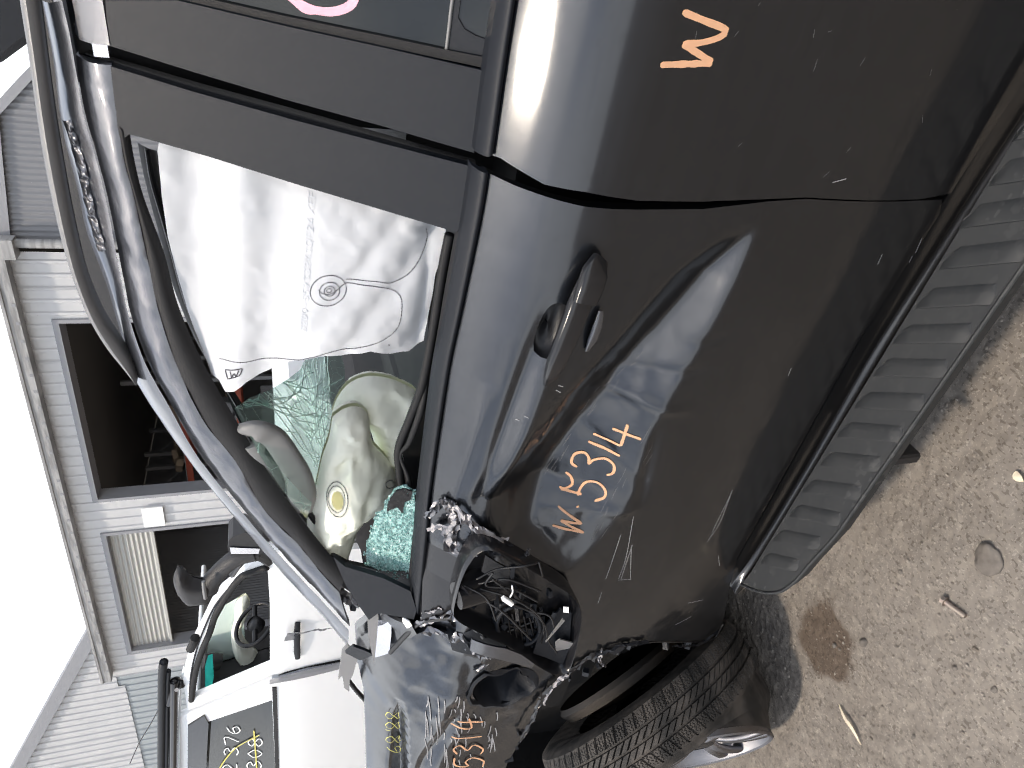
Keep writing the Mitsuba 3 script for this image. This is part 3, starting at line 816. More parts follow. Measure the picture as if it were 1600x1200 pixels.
def bag_fn(X, Z):
    X, Z = np.broadcast_arrays(np.asarray(X, float), np.asarray(Z, float))
    base = green(X, Z) * 0.75 + 0.085
    q = np.stack([X * 5.0, Z * 5.0, X * 0], -1)
    # hangs from the roof: pillow lines along the roof, slanting creases towards the lower front corner
    top = np.clip((Z - 1.30) / 0.25, 0, 1)
    pil = 0.014 * np.cos((Z - 1.40 + 0.10 * (X + .6)) / 0.062 * np.pi) * np.exp(-((Z - 1.47) / 0.085) ** 2)
    s = (X + 0.95) * 0.62 + (Z - 1.2) * 1.0
    cre = 0.0
    for c, a, w in ((0.02, .016, .020), (0.105, .013, .018), (0.20, .013, .025), (0.30, .010, .02), (.36, .008, .014)):
        cre = cre + a * np.exp(-((s - c + 0.03 * (meshkit.fbm(q * 0.9, 2, 2) - .5)) / w) ** 2)
    low = np.clip((1.42 - Z) / 0.14, 0, 1)
    cre = cre * low * 0.65
    wr = 0.010 * (meshkit.fbm(q * np.array([2.2, 1.5, 1]), 4, 17) - 0.5) + 0.0045 * (np.abs(meshkit.fbm(q * 5, 3, 23) - 0.5) * 2)
    bul = -0.045 * np.exp(-(((X + 0.62) / 0.24) ** 2 + ((Z - 1.34) / 0.12) ** 2))
    edge = 0.02 * np.exp(-np.clip(Z - 1.19, 0, 1) / 0.02)
    return base + pil + cre + wr + bul + edge


bag_poly = xz(bag_px, bag_fn)
put('car__curtain_airbag', sheet(bag_poly, 0.0055, bag_fn, 0.012), 'm_bag', smooth=50, label='white side curtain airbag hanging in the window')
thr = [[(342, 560), (356, 563), (400, 562), (450, 561), (510, 552), (560, 543), (600, 530), (622, 510), (628, 480), (622, 458), (590, 448), (548, 442), (538, 443), (528, 452), (515, 460), (502, 458), (497, 452)],
       [(666, 356), (666, 375), (655, 405), (635, 430), (612, 441), (590, 440), (548, 436), (540, 436)]]
for cx, cy, rx, ry in ((513, 454, 27, 22), (515, 455, 15, 13), (515, 455, 8, 7), (514, 454, 3.5, 3)):
    thr.append([(cx + rx * math.cos(a) + 0.35 * ry * math.sin(a), cy - 0.35 * rx * math.cos(a) + ry * math.sin(a)) for a in np.linspace(0, 2 * np.pi, 22)])
for st in thr:
    writing('car__curtain_airbag__stitching', [st], bag_fn, 0.0011, 'm_thread', 0.0008, 60)
mk = [[(352, 577), (356, 592), (375, 586), (379, 575), (352, 577)], [(360, 580), (362, 590), (366, 583), (369, 589), (373, 578)], [(607, 538), (608, 540)]]
for st in mk:
    writing('car__curtain_airbag__printed_mark', [st], bag_fn, 0.0018, 'm_thread', 0.0009, 24, False)


def print_text(key, text, p0, p1, fn, hgt, material):
    """printed lettering that follows a traced base line on a surface"""
    m = meshkit.text_mesh(text, 1.0, 0.001)
    L = m.bounds[1, 0]
    a, b = on_surf(*p0, fn)[[0, 2]], on_surf(*p1, fn)[[0, 2]]
    d = (b - a)
    ln = np.linalg.norm(d)
    d /= ln
    nrm2 = np.array([-d[1], d[0]])
    v = m.vertices
    P2 = a + np.outer(v[:, 0] / L * ln, d) + np.outer(v[:, 1] * hgt, nrm2)
    V = np.stack([P2[:, 0], fn(P2[:, 0], P2[:, 1]) - 0.0012 - v[:, 2] * .2, P2[:, 1]], 1)
    return put(key, trimesh.Trimesh(V, m.faces, process=False), material, smooth=False)


print_text('car__curtain_airbag__printed_text', '8200-S5933241QF24 XEF', (478, 520), (492, 300), bag_fn, 0.009, 'm_label_grey')


def pillow(pix, Y, depth, h=0.012, seed=0, wr=0.02, tilt=(0, 0), fq=7.0):
    poly = np.array([on_y(x, y, Y)[[0, 2]] for x, y in pix])
    poly = smooth_line(np.vstack([poly, poly[:1]]), 90)[:-1]
    pts, tri, P = fill(poly, h)
    dist = shapely.distance(P.exterior, shapely.points(pts))
    c = poly.mean(0)
    prof = np.sqrt(np.clip(1 - (1 - np.clip(dist / depth, 0, 1)) ** 2, 0, 1)) * depth
    q = np.stack([pts[:, 0] * fq, pts[:, 1] * fq, np.full(len(pts), seed)], 1)
    n = meshkit.fbm(q, 4, seed) - 0.5
    n2 = np.abs(meshkit.fbm(q * 1.7 + 5, 3, seed + 3) - 0.5)
    n2 = n2 + 0.45 * np.abs(meshkit.fbm(q * 3.1 + 2, 2, seed + 7) - 0.5)
    rf_ = np.random.default_rng(seed + 50)
    for _ in range(6 if wr > .04 else 0):
        an, lam = rf_.uniform(0, np.pi), rf_.uniform(.07, .16)
        w_ = (pts @ np.array([math.cos(an), math.sin(an)])) / lam + rf_.random() + 0.55 * meshkit.fbm(q * .6, 2, int(rf_.integers(99)))
        n2 = n2 + (0.007 / wr) * (np.abs(w_ % 1 - .5) * 4 - 1) * np.clip(meshkit.noise(q * .8, int(rf_.integers(99))) * 2 - .4, 0, 1)
    tl = (pts - c) @ np.asarray(tilt)
    f = np.clip(dist / (0.35 * depth), 0, 1)
    front = np.c_[pts[:, 0], Y - prof + tl + f * wr * (n * 1.6 + n2), pts[:, 1]]
    back = np.c_[pts[:, 0], Y + 0.5 * prof + tl + 0.01, pts[:, 1]]
    return cat_mesh([trimesh.Trimesh(front, tri, process=False), trimesh.Trimesh(back, tri[:, ::-1], process=False)]), front


bagA = [(521, 661), (540, 652), (562, 652), (578, 664), (582, 690), (585, 706), (600, 722), (616, 742), (621, 757), (613, 776), (598, 786), (566, 798), (556, 812), (545, 832), (541, 853), (524, 853), (505, 836), (484, 815), (478, 800), (488, 768), (496, 740), (504, 712), (514, 690)]
bagB = [(520, 660), (530, 635), (548, 612), (575, 597), (605, 594), (632, 599), (652, 610), (648, 645), (634, 680), (622, 712), (606, 724), (590, 706), (570, 660)]
m, frA = pillow(bagA, 0.30, 0.10, 0.006, 4, 0.060, (0.15, -0.25), 10.0)
k = put('car__passenger_airbag', m, 'm_bag_cream', smooth=38, label='limp cream dashboard airbag with a round vent hole')
m, frB = pillow(bagB, 0.40, 0.08, 0.007, 9, 0.050, (0.1, 0.3), 9.0)
put('car__passenger_airbag__side_lobe', m, 'm_bag_cream', smooth=38)
from scipy.spatial import cKDTree
_ka = cKDTree(frA[:, [0, 2]])


def bagA_fn(X, Z):
    X, Z = np.broadcast_arrays(np.asarray(X, float), np.asarray(Z, float))
    d, i = _ka.query(np.stack([X, Z], -1), k=5)
    w = 1 / (d + 1e-3)
    return (frA[i, 1] * w).sum(-1) / w.sum(-1)


def ell(cx, cy, a, b, rot, n=26):
    t = np.linspace(0, 2 * np.pi, n)
    c, s = math.cos(rot), math.sin(rot)
    return [(cx + a * math.cos(q) * c - b * math.sin(q) * s, cy + a * math.cos(q) * s + b * math.sin(q) * c) for q in t]


hole = xz(ell(527, 781, 15, 9.0, 1.45), bagA_fn)
put('car__passenger_airbag__vent_hole', sheet(hole, 0.01, lambda X, Z: bagA_fn(X, Z) - 0.003, 0), 'm_bag_inside', smooth=True)
for st in (ell(527, 780, 21, 13, 1.45), ell(528, 780, 28, 16, 1.45), ell(608, 757, 7, 6.5, 0)):
    writing('car__passenger_airbag__stitching', [st], bagA_fn, 0.0016, 'm_thread', 0.003, 40)

# windscreen: a sagging cracked sheet seen from inside the frame
WP, WN = np.array([-1.30, 0.0, 1.20]), np.array([-0.527, 0.0, 0.85])


def on_plane(px, py, p0, n):
    d = ray(px, py)
    return CAM + d * (((p0 - CAM) @ n) / (d @ n))


ws_px = [(362, 640), (385, 624), (420, 610), (450, 592), (470, 577), (478, 562), (500, 557), (532, 556), (537, 575), (538, 600), (532, 640), (518, 680), (504, 720), (492, 760), (484, 795), (476, 812), (440, 770), (400, 710), (376, 672)]
wu, wv = np.array([0, 1.0, 0]), np.cross(WN, [0, 1.0, 0])
ws2 = []
for q in ws_px:
    p = on_plane(*q, WP, WN) - WP
    ws2.append((p @ wu, p @ wv))
pts, tri, Pw = fill(np.array(ws2), 0.03)
sag = 0.02 * (meshkit.fbm(np.c_[pts * 4, pts[:, 0] * 0], 3, 2) - 0.5)
put('car__windscreen', trimesh.Trimesh(WP + np.outer(pts[:, 0], wu) + np.outer(pts[:, 1], wv) + np.outer(sag, WN), tri, process=False), 'm_cracked', smooth=True, label='cracked greenish windscreen')
cr = []
r4 = np.random.default_rng(3)


def crack(p, ang, L, w=0.0011, turn=0.16, n=14):
    q, out = np.array(p, float), []
    for i in range(n):
        out.append(WP + wu * q[0] + wv * q[1] - WN * 0.004)
        ang += r4.normal(0, turn)
        q = q + L / n * np.array([math.cos(ang), math.sin(ang)])
        if not Pw.contains(shapely.Point(q)):
            break
    if len(out) > 3:
        cr.append(tube(out, w, 4, smooth=False))


cen = np.array(ws2).mean(0)
edge = np.array([np.array(ws2[i]) for i in range(0, 9)])
for k in range(30):
    i = r4.random() * 7
    a, b = edge[int(i)], edge[int(i) + 1]
    p = a + (b - a) * (i % 1)
    crack(p + (cen - p) * 0.02, math.atan2(*(cen - p)[::-1]) + r4.normal(0, .45), r4.uniform(.12, .7), 0.0012)
imp = np.array(ws2[12]) * 0.45 + cen * 0.55
for k in range(34):
    crack(imp + r4.normal(0, .05, 2), r4.uniform(0, 2 * np.pi), r4.uniform(.1, .45), 0.001, 0.2)
k = put('car__windscreen__crack', cat_mesh(cr), 'm_crack', smooth=True)
labels[k] = {'kind': 'stuff'}

# grab handle on the inner pillar
gh = [on_y(378, 672, 0.30)] + [on_y(x, y, 0.235) for x, y in [(396, 672), (425, 682), (448, 712), (466, 745), (470, 772), (462, 792)]]
put('car__grab_handle', cat_mesh([bar(gh, [.018, .020, .022, .023, .026, .034], [.012, .011, .011, .012, .014, .016], 50), bar([on_y(x, y, 0.245) for x, y in [(392, 695), (405, 716), (425, 745), (445, 775)]], [.012, .010, .010, .014], [.008, .008, .008, .010], 30)]), 'm_grey_trim', smooth=60)
# inner pillar trim and dash
put('car__pillar_trim', band([(262, 396), (300, 480), (335, 570), (372, 640), (420, 716), (470, 790), (512, 846)], [(300, 420), (325, 500), (352, 600), (376, 664), (420, 740), (462, 800), (505, 852)], lambda X, Z: green(X, Z) + 0.15, 60, 7, 0.012), 'm_dark_cloth', smooth=True)
dash = [on_y(x, y, 0.45)[[0, 2]] for x, y in [(548, 842), (566, 800), (592, 770), (640, 740), (700, 640), (760, 640), (760, 930), (600, 930)]]
put('car__dashboard', cat_mesh([sheet(np.array(dash), 0.02, lambda X, Z: 0.45 + 0.2 * (Z - 1.1) + 0.01 * meshkit.fbm(np.stack([X * 30, Z * 30, X * 0], -1), 3, 2), 0.9), box((-1.28, 0.95, 1.06), (0.35, 1.2, 0.10), bevel=.03)]), 'm_dark_cloth', smooth=40)
put('car__inner_door_panel', sheet(np.array([on_y(x, y, 0.29)[[0, 2]] for x, y in [(700, 362), (672, 420), (668, 540), (664, 600), (640, 665), (628, 705), (640, 760), (640, 930), (720, 900), (760, 400)]]), 0.02, lambda X, Z: 0.29 + 0 * X, 0.0), 'm_void', smooth=True)

# broken side glass left standing in the door
sh_px = [(620, 764), (634, 760), (646, 768), (650, 790), (648, 830), (644, 870), (640, 898), (626, 903), (605, 903), (588, 896), (575, 890), (572, 868), (576, 845), (584, 822), (590, 803), (600, 798), (606, 782)]


def shard_fn(X, Z):
    X, Z = np.broadcast_arrays(np.asarray(X, float), np.asarray(Z, float))
    q = np.stack([X * 10, Z * 10, X * 0], -1)
    return green(X, Z) + 0.02 + 0.9 * np.clip(Z - 1.235, 0, 1) ** 1.0 * 0.35 + 0.012 * (meshkit.fbm(q, 3, 3) - .5) + 0.0028 * (meshkit.noise(q * 17, 8) - 0.5) + 0.002 * (meshkit.noise(q * 30, 9) - 0.5)


put(FD + '__broken_glass', sheet(xz(sh_px, shard_fn), 0.0028, shard_fn, 0.005), 'm_shard', smooth=False, label='crazed green remnant of the side window')
r5 = np.random.default_rng(21)
ch = []
bx = xz(sh_px, shard_fn)
PB = Polygon(bx).buffer(0.004)
x0, z0, x1, z1 = PB.bounds
while len(ch) < 700:
    x, z = r5.uniform(x0, x1), r5.uniform(z0, z1)
    if PB.contains(shapely.Point(x, z)):
        B = basis(r5.normal(size=3))
        s = r5.uniform(.0016, .0036)
        ch.append(box((x, float(shard_fn(x, z)) - .001, z), (s, s * 1.3, s * .8), B))
k = put(FD + '__broken_glass_crumbs', cat_mesh(ch), 'm_shard', smooth=False)
labels[k] = {'kind': 'stuff'}
put(FD + '__broken_glass_edge', sheet(xz([(607, 782), (618, 766), (632, 761), (644, 766), (640, 780), (632, 782), (628, 800), (620, 790), (604, 797)], shard_fn), 0.006, lambda X, Z: shard_fn(X, Z) - .004, 0.006), 'm_rubber', smooth=False)


# ------------------------------------------------------------------ front wing (fender), torn front end, mirror
SL = xz([(603, 1250), (605, 1180), (609, 1110), (617, 1078), (625, 1084), (630, 1110), (634, 1180), (637, 1250)], side0)


def _fend_grid():
    xs, zs = np.arange(-2.75, -1.10, 0.004), np.arange(0.4, 1.40, 0.004)
    X, Z = np.meshgrid(xs, zs, indexing='ij')
    zz_ = np.linspace(1.0, 1.4, 200)
    th_ = gaussian_filter(np.interp(zz_, [1.0, 1.055, 1.085, 1.10, 1.13, 1.17, 1.20, 1.24, 1.4], [0, 2, 22, 40, 34, 44, 60, 68, 70]), 1.5)
    y = side0(X, np.minimum(Z, 1.0)) + np.interp(Z, zz_, np.r_[0, np.cumsum(np.tan(np.radians(th_))[:-1] * np.diff(zz_))])
    P = Polygon(SL)
    d = np.zeros_like(X)
    ins = shapely.contains_xy(P, X.ravel(), Z.ravel()).reshape(X.shape)
    up, lo = SL[:4], SL[4:]
    o1, o2 = np.argsort(up[:, 0]), np.argsort(lo[:, 0])
    zu, zl = np.interp(xs, up[o1, 0], up[o1, 1])[:, None], np.interp(xs, lo[o2, 0], lo[o2, 1])[:, None]
    t = np.clip((Z - zl) / np.clip(zu - zl, 1e-3, None), 0, 1)
    d = np.where(ins, 1.25 * (zu - zl) * (1 - t), 0)
    d = gaussian_filter(d, 0.8)
    q = np.stack([X * 5, Z * 8, X * 0], -1)
    dam = np.clip((X + 1.75) / 0.2, 0, 1)
    n = 0.010 * (meshkit.fbm(q, 3, 3) - 0.5) + dam * 0.026 * (meshkit.fbm(q * 2.0, 3, 6) - 0.5)
    # a long crease below the shoulder line
    cr = 0.018 * np.exp(-((Z - 1.075 - 0.02 * np.sin(X * 9)) / 0.016) ** 2) * np.clip((-1.5 - X) / .2, 0, 1)
    return RegularGridInterpolator((xs, zs), gaussian_filter(y + n + cr, 1.2) + d, bounds_error=False, fill_value=None)


_fg = _fend_grid()


def fend(X, Z):
    X, Z = np.broadcast_arrays(np.asarray(X, float), np.asarray(Z, float))
    return _fg(np.stack([X, Z], -1)) + 0.012


FN = CAR + '__front_wing'
fen_px = [(556, 985), (585, 958), (640, 950), (700, 948), (780, 1000), (850, 1045), (868, 1058), (850, 1076), (840, 1105), (829, 1126), (812, 1160), (793, 1192), (770, 1250), (574, 1250), (572, 1150), (569, 1080), (558, 1030)]
hole_px = ell(787, 1073, 50, 25, -0.28, 30)
fh = xz(hole_px, fend)
put(FN, sheet(xz(fen_px, fend), 0.006, fend, 0.02, holes=[fh]), 'm_paint', smooth=50, label='creased and scratched front wing')
c0 = fh.mean(0)
rings = []
jag = 1 + 0.30 * (meshkit.noise(np.c_[np.cos(np.linspace(0, 2 * np.pi, len(fh))) * 2.2, np.sin(np.linspace(0, 2 * np.pi, len(fh))) * 2.2, np.zeros(len(fh))], 5) - 0.5) + 0.14 * (np.random.default_rng(6).random(len(fh)) - 0.5)
for s, d in ((1.14, -0.001), (1.08, -0.005), (1.0, -0.006), (0.93, 0.004), (0.88, 0.03), (0.8, 0.06), (0.02, 0.065)):
    q = c0 + (fh - c0) * s * (jag[:, None] if 0.9 < s < 1.1 else 1)
    rings.append(np.stack([q[:, 0], fend(q[:, 0], q[:, 1]) + d, q[:, 1]], 1))
put(FN + '__hole_liner', grid_mesh(np.concatenate([np.array(rings), np.array(rings)[:, :1]], 1)), 'm_trim', smooth=50)
GLYPH = {'5': [[(.9, 1), (.2, 1), (.12, .56), (.5, .64), (.9, .38), (.6, .02), (.05, .08)]], '3': [[(.05, .9), (.5, 1), (.85, .78), (.4, .53), (.9, .3), (.5, 0), (.05, .1)]], '1': [[(.5, 1), (.5, 0)]],
         '4': [[(.55, 1), (.05, .35), (.95, .38)], [(.72, .75), (.66, -.1)]], '6': [[(.8, .95), (.3, .7), (.1, .3), (.4, 0), (.85, .2), (.7, .5), (.2, .35)]], "'": [[(.5, 1), (.45, .75)]],
         '8': [[(.5, .52), (.1, .75), (.5, 1), (.9, .75), (.5, .52), (.1, .25), (.5, 0), (.92, .25), (.5, .52)]], '7': [[(.05, .95), (.9, 1), (.35, 0)]], '2': [[(.05, .8), (.5, 1), (.85, .7), (.1, .02), (.95, .05)]],
         '0': [[(.5, 1), (.1, .5), (.5, 0), (.9, .5), (.5, 1)]]}


def pen(text, x0, y0, w, h, slant=0.0):
    # handwriting that runs up the picture, as the car's side reads
    out, u = [], 0.0
    for ch in text:
        if ch == ' ':
            u += w * .7
            continue
        for st in GLYPH[ch]:
            out.append([(x0 - v * h + (u + a * w) * slant, y0 - u - a * w) for a, v in st])
        u += w * (0.5 if ch == "'" else 1.18)
    return out


k = writing(FN + '__marking', pen('5314', 757, 1197, 17, 46, -0.1), fend, 0.005, 'm_marker', 0.004)
tag(k, 'orange pen digits 5314')
k = writing(FN + '__marking', pen("68'88", 626, 1174, 13, 21), fend, 0.0022, 'm_yellow_marker', 0.006)
tag(k, "yellow pen figures 68'88")
fs = []
r6 = np.random.default_rng(8)
for _ in range(75):
    x, y = r6.uniform(662, 790), r6.uniform(1085, 1215)
    if x > 790 - (y - 1085) * 0.25 or (x - 787) ** 2 / 3600 + (y - 1073) ** 2 / 900 < 1.3:
        continue
    L = r6.uniform(5, 45) if x < 700 else r6.uniform(5, 24)
    j = r6.normal(0, 1.2)
    fs.append([(x, y), (x + j + 1, y + L * .5), (x + 2 * j, y + L)])
k = writing(FN + '__scratches', fs, fend, 0.0026, 'm_scratch', 0.0022, n=8)
labels[k] = {'kind': 'stuff'}
# ragged lower edge
r7 = np.random.default_rng(2)
bits = []
for (x, y) in [(852, 1076), (846, 1092), (838, 1110), (832, 1124), (815, 1140), (806, 1165), (795, 1185), (812, 1142)]:
    p = on_surf(x, y, fend, 0.004)
    bits.append(box(p, r7.uniform(.008, .026, 3) * [1, .3, 1], basis(r7.normal(size=3))))
labels[put(FN + '__torn_edge', cat_mesh(bits), 'm_trim', smooth=False)] = {'kind': 'stuff'}


def plate(key, pix, off, thick, material, fn=None, h=0.01, smooth=40, tilt=0.0, **kw):
    f = fn or side0
    poly = xz(pix, f, off)
    zc = poly.mean(0)
    return put(key, sheet(poly, h, lambda X, Z: f(X, Z) + off + tilt * (X - zc[0]), thick, back=True), material, smooth=smooth, **kw)


MR = CAR + '__mirror'
mo = [(738, 866), (752, 859), (775, 863), (820, 888), (862, 911), (892, 929), (904, 945), (906, 965), (900, 992), (891, 1020), (883, 1036), (868, 1042), (842, 1032), (795, 1004), (745, 978), (716, 958), (704, 942), (712, 908), (724, 882)]
mp = smooth_line(np.vstack([xz(mo, side0, -0.05), xz(mo[:1], side0, -0.05)]), 90)[:-1]
c0 = mp.mean(0)
rings = []
for s, d in ((0.99, 0.035), (1.02, 0.0), (1.018, -0.008), (1.0, -0.012), (0.982, -0.008), (0.975, 0.0), (0.95, 0.026), (0.89, 0.036), (0.4, 0.042), (0.01, 0.042)):
    q = c0 + (mp - c0) * s
    rings.append(np.stack([q[:, 0], np.full(len(q), -0.045) + 0.35 * (q[:, 0] - c0[0]) * 0.2 + d + side0(q[:, 0], q[:, 1]) * .6, q[:, 1]], 1))
put(MR, grid_mesh(np.concatenate([np.array(rings), np.array(rings)[:, :1]], 1)), 'm_trim_gloss', smooth=40, label='door mirror torn open, its glass gone')


def mpt(x, y, o):
    return on_surf(x, y, side0, o)


ring = [mpt(*q, -0.035) for q in ell(810, 978, 34, 30, 0.3, 30)]
put(MR + '__motor_ring', cat_mesh([tube(ring, 0.0045, 8, 70), tube([p + np.array([0, .015, 0]) for p in ring], 0.006, 8, 70)]), 'm_trim', smooth=True)
gr = []
for i in range(7):
    gr.append(tube([mpt(782 + i * 9, 955 + i * 2, -0.028), mpt(790 + i * 9, 1002 - abs(i - 3) * 2, -0.028)], 0.0022, 5, 6))
gr.append(tube([mpt(782, 976, -0.026), mpt(838, 984, -0.026)], 0.003, 5, 6))
gr.append(tube([mpt(786, 990, -0.026), mpt(834, 970, -0.026)], 0.003, 5, 6))
put(MR + '__motor_grille', cat_mesh(gr), 'm_black', smooth=True)
pivot = mpt(742, 918, -0.03)
put(MR + '__pivot', cat_mesh([prism(24, 0.026, pivot + [0, .03, -.03], pivot + [0, -.01, .03]), prism(24, 0.018, pivot + [0, -.012, -.03], pivot + [0, -.02, .035])]), 'm_trim_gloss', smooth=40)
plate(MR + '__inner_plate', [(845, 990), (880, 960), (896, 965), (888, 1010), (876, 1030), (850, 1022), (832, 1018)], -0.042, 0.004, 'm_trim', tilt=0.15)
plate(MR + '__inner_plate', [(866, 1000), (872, 992), (895, 1003), (884, 1030), (872, 1034)], -0.050, 0.003, 'm_rail', tilt=-0.2)
plate(MR + '__inner_plate', [(760, 872), (800, 892), (790, 908), (752, 892)], -0.030, 0.004, 'm_black', tilt=0.2)
plate(MR + '__rating_label', [(880, 948), (889, 949), (889, 958), (880, 957)], -0.056, 0.001, 'm_sign')
plate(MR + '__rib', [(846, 1012), (850, 1008), (880, 968), (883, 970)], -0.052, 0.004, 'm_grey_trim')
r8 = np.random.default_rng(17)
wires = [[(745, 905), (775, 890), (815, 885), (838, 880), (842, 878)], [(748, 912), (790, 905), (830, 918), (845, 924)], [(750, 920), (800, 935), (840, 960), (850, 985), (845, 1005)], [(770, 905), (800, 930), (795, 945)],
         [(800, 925), (825, 950), (850, 975), (856, 1000), (870, 1020)], [(790, 940), (830, 955), (858, 962), (866, 980)], [(842, 878), (848, 900)], [(760, 940), (790, 960), (830, 1000)], [(770, 895), (760, 915), (800, 920), (840, 940)], [(725, 915), (760, 935), (775, 970)]]
for wsg in wires:
    put(MR + '__wire', tube([mpt(x, y, -0.045 - 0.02 * r8.random()) for x, y in wsg], 0.0021, 6, 40), 'm_black', smooth=True)
put(MR + '__connector', box(mpt(793, 939, -0.06), (0.010, 0.008, 0.026), basis((.6, .2, .7)), .001), 'm_sign', smooth=False)
put(MR + '__connector_wire', tube([mpt(x, y, -0.058) for x, y in [(800, 915), (801, 925), (797, 933)]], 0.0016, 6, 20), 'm_sign', smooth=True)
bits = []
for _ in range(60):
    x, y = r8.uniform(735, 890), r8.uniform(885, 1020)
    if shapely.contains_xy(Polygon(mo).buffer(-8), x, y):
        bits.append(box(mpt(x, y, -0.02 - 0.012 * r8.random()), r8.uniform(.006, .03, 3) * [1, .4, .5], basis(r8.normal(size=3) + [0, -1, 0])))
labels[put(MR + '__clips', cat_mesh(bits), 'm_trim', smooth=False)] = {'kind': 'stuff'}
# arm under the mirror and broken foot
plate(MR + '__arm', [(668, 838), (690, 850), (720, 870), (712, 905), (703, 940), (700, 955), (672, 955), (655, 955), (660, 900)], -0.004, 0.02, 'm_trim_gloss', tilt=0.2)
plate(MR + '__foot', [(700, 958), (716, 962), (760, 985), (790, 1003), (788, 1020), (750, 1018), (705, 1010), (698, 985)], 0.0, 0.02, 'm_trim', tilt=0.2)
plate(MR + '__clear_lens', [(738, 1003), (790, 1015), (838, 1030), (830, 1040), (780, 1030), (735, 1018)], -0.03, 0.004, 'm_clean_paint', tilt=0.1)


# torn bare-metal ribbons at the front of the shoulder
def torn(key, pix, w, off, seed, material='m_torn', amp=0.012):
    r = np.random.default_rng(seed)
    c = np.array([mpt(x, y, off) for x, y in smooth_line(pix, 26)])
    t = np.gradient(c, axis=0)
    t /= np.linalg.norm(t, axis=1, keepdims=True)
    s = np.cross(t, [0, -1.0, 0])
    P = []
    for u in np.linspace(-1, 1, 6):
        jag = (0.6 + 0.7 * meshkit.noise(np.stack([np.arange(26) * .8, np.zeros(26), np.zeros(26)], 1), seed)) * w
        q = c + s * (u * jag)[:, None] + np.array([0, 1, 0]) * (amp * (meshkit.fbm(c * 60 + u * 2.3, 3, seed) - 0.6))[:, None] * 2
        P.append(q + r.normal(0, w * .07, q.shape))
    return put(key, grid_mesh(np.array(P).transpose(1, 0, 2)), material, smooth=40)


TM = FD + '__torn_metal'
torn(TM, [(690, 778), (700, 790), (716, 796), (730, 812), (745, 826), (765, 836), (790, 845)], 0.011, -0.012, 1)
torn(TM, [(700, 786), (706, 802), (710, 820), (704, 836)], 0.010, -0.012, 2)
torn(TM, [(672, 828), (690, 822), (702, 836), (706, 856), (722, 866), (738, 862)], 0.013, -0.016, 3)
torn(TM, [(668, 808), (690, 780), (712, 792)], 0.010, -0.008, 4, 'm_clean_paint')
torn(TM, [(738, 826), (756, 846), (780, 858), (800, 850)], 0.014, -0.006, 5, 'm_trim')
torn(TM, [(842, 878), (846, 890), (850, 898)], 0.003, -0.02, 6)
torn(TM, [(810, 862), (820, 866), (826, 856)], 0.003, -0.012, 7)
plate(FD + '__black_panel', [(672, 800), (700, 800), (745, 830), (800, 855), (825, 880), (760, 862), (735, 866), (715, 900), (700, 950), (655, 955), (652, 880)], 0.002, 0.01, 'm_trim_gloss', tilt=0.05)

# sail panel, brackets, loose cable at the foot of the pillar
SP = CAR + '__sail_panel'
poly = [(522, 878), (540, 891), (600, 908), (642, 926), (650, 950), (645, 961), (590, 951), (575, 959), (557, 937), (540, 914)]
put(SP, sheet(xz(poly, green, -0.03), 0.008, lambda X, Z: green(X, Z) - 0.03 + 0.18 * (X + 1.2), 0.012, back=True), 'm_trim', smooth=40, label='black triangular mirror sail panel knocked loose')
put(SP + '__folded_edge', sheet(xz([(575, 959), (589, 950), (592, 968), (586, 990), (580, 1008), (574, 985)], green, -0.035), 0.006, lambda X, Z: green(X, Z) - 0.035 + 0.5 * (X + 1.3), 0.006, back=True), 'm_rail', smooth=False)
put(SP + '__window_corner', sheet(xz([(500, 893), (520, 880), (545, 893), (600, 905), (650, 905), (655, 960), (620, 965), (560, 945), (530, 925)], green), 0.01, lambda X, Z: green(X, Z) + 0.02, 0.01), 'm_black', smooth=True)
FB = CAR + '__broken_bracket'
plate(FB, [(587, 979), (614, 981), (612, 1000), (608, 1016), (584, 1013)], -0.02, 0.03, 'm_chrome', fn=fend, tilt=0.3, smooth=False)
plate(FB, [(600, 957), (640, 963), (650, 985), (640, 1000), (612, 985), (590, 978)], -0.01, 0.01, 'm_trim_gloss', fn=fend, tilt=-0.3, smooth=False)
plate(FB, [(540, 1022), (552, 1006), (570, 1014), (584, 1022), (574, 1030), (563, 1037)], 0.03, 0.008, 'm_trim', tilt=-0.2)
plate(FB, [(528, 1056), (536, 1030), (545, 1024), (560, 1038), (552, 1052), (546, 1058), (544, 1068), (537, 1064), (534, 1052)], 0.05, 0.006, 'm_rail', tilt=0.4)
plate(FB, [(630, 966), (640, 972), (644, 978), (636, 982), (629, 972)], -0.03, 0.004, 'm_sign', fn=fend)
torn(FB, [(650, 975), (690, 962), (705, 955), (712, 968)], 0.012, -0.02, 11, 'm_clean_paint')
torn(FB, [(640, 985), (690, 985), (720, 1000), (745, 1010)], 0.016, 0.0, 12, 'm_clean_paint', 0.02)
torn(FB, [(660, 968), (668, 955), (690, 950)], 0.008, -0.015, 13)
torn(FB, [(505, 890), (520, 908), (545, 935), (560, 950)], 0.014, 0.06, 14, 'm_clean_paint')
put(CAR + '__cable', tube([on_y(x, y, 0.22) for x, y in [(536, 1040), (543, 1060), (556, 1078), (570, 1094), (582, 1110)]], 0.006, 8, 40), 'm_black', smooth=True)
put(CAR + '__cable', tube([mpt(x, y, -0.02) for x, y in [(610, 1019), (632, 995), (657, 972), (685, 967), (705, 964)]], 0.0055, 8, 40), 'm_black', smooth=True)
put(CAR + '__cowl', cat_mesh([sheet(np.array([[-1.75, 1.13], [-1.30, 1.19], [-1.30, 1.0], [-1.75, 1.0]]), 0.05, lambda X, Z: 0.30 + 0 * X, 0.6)]), 'm_void', smooth=False)

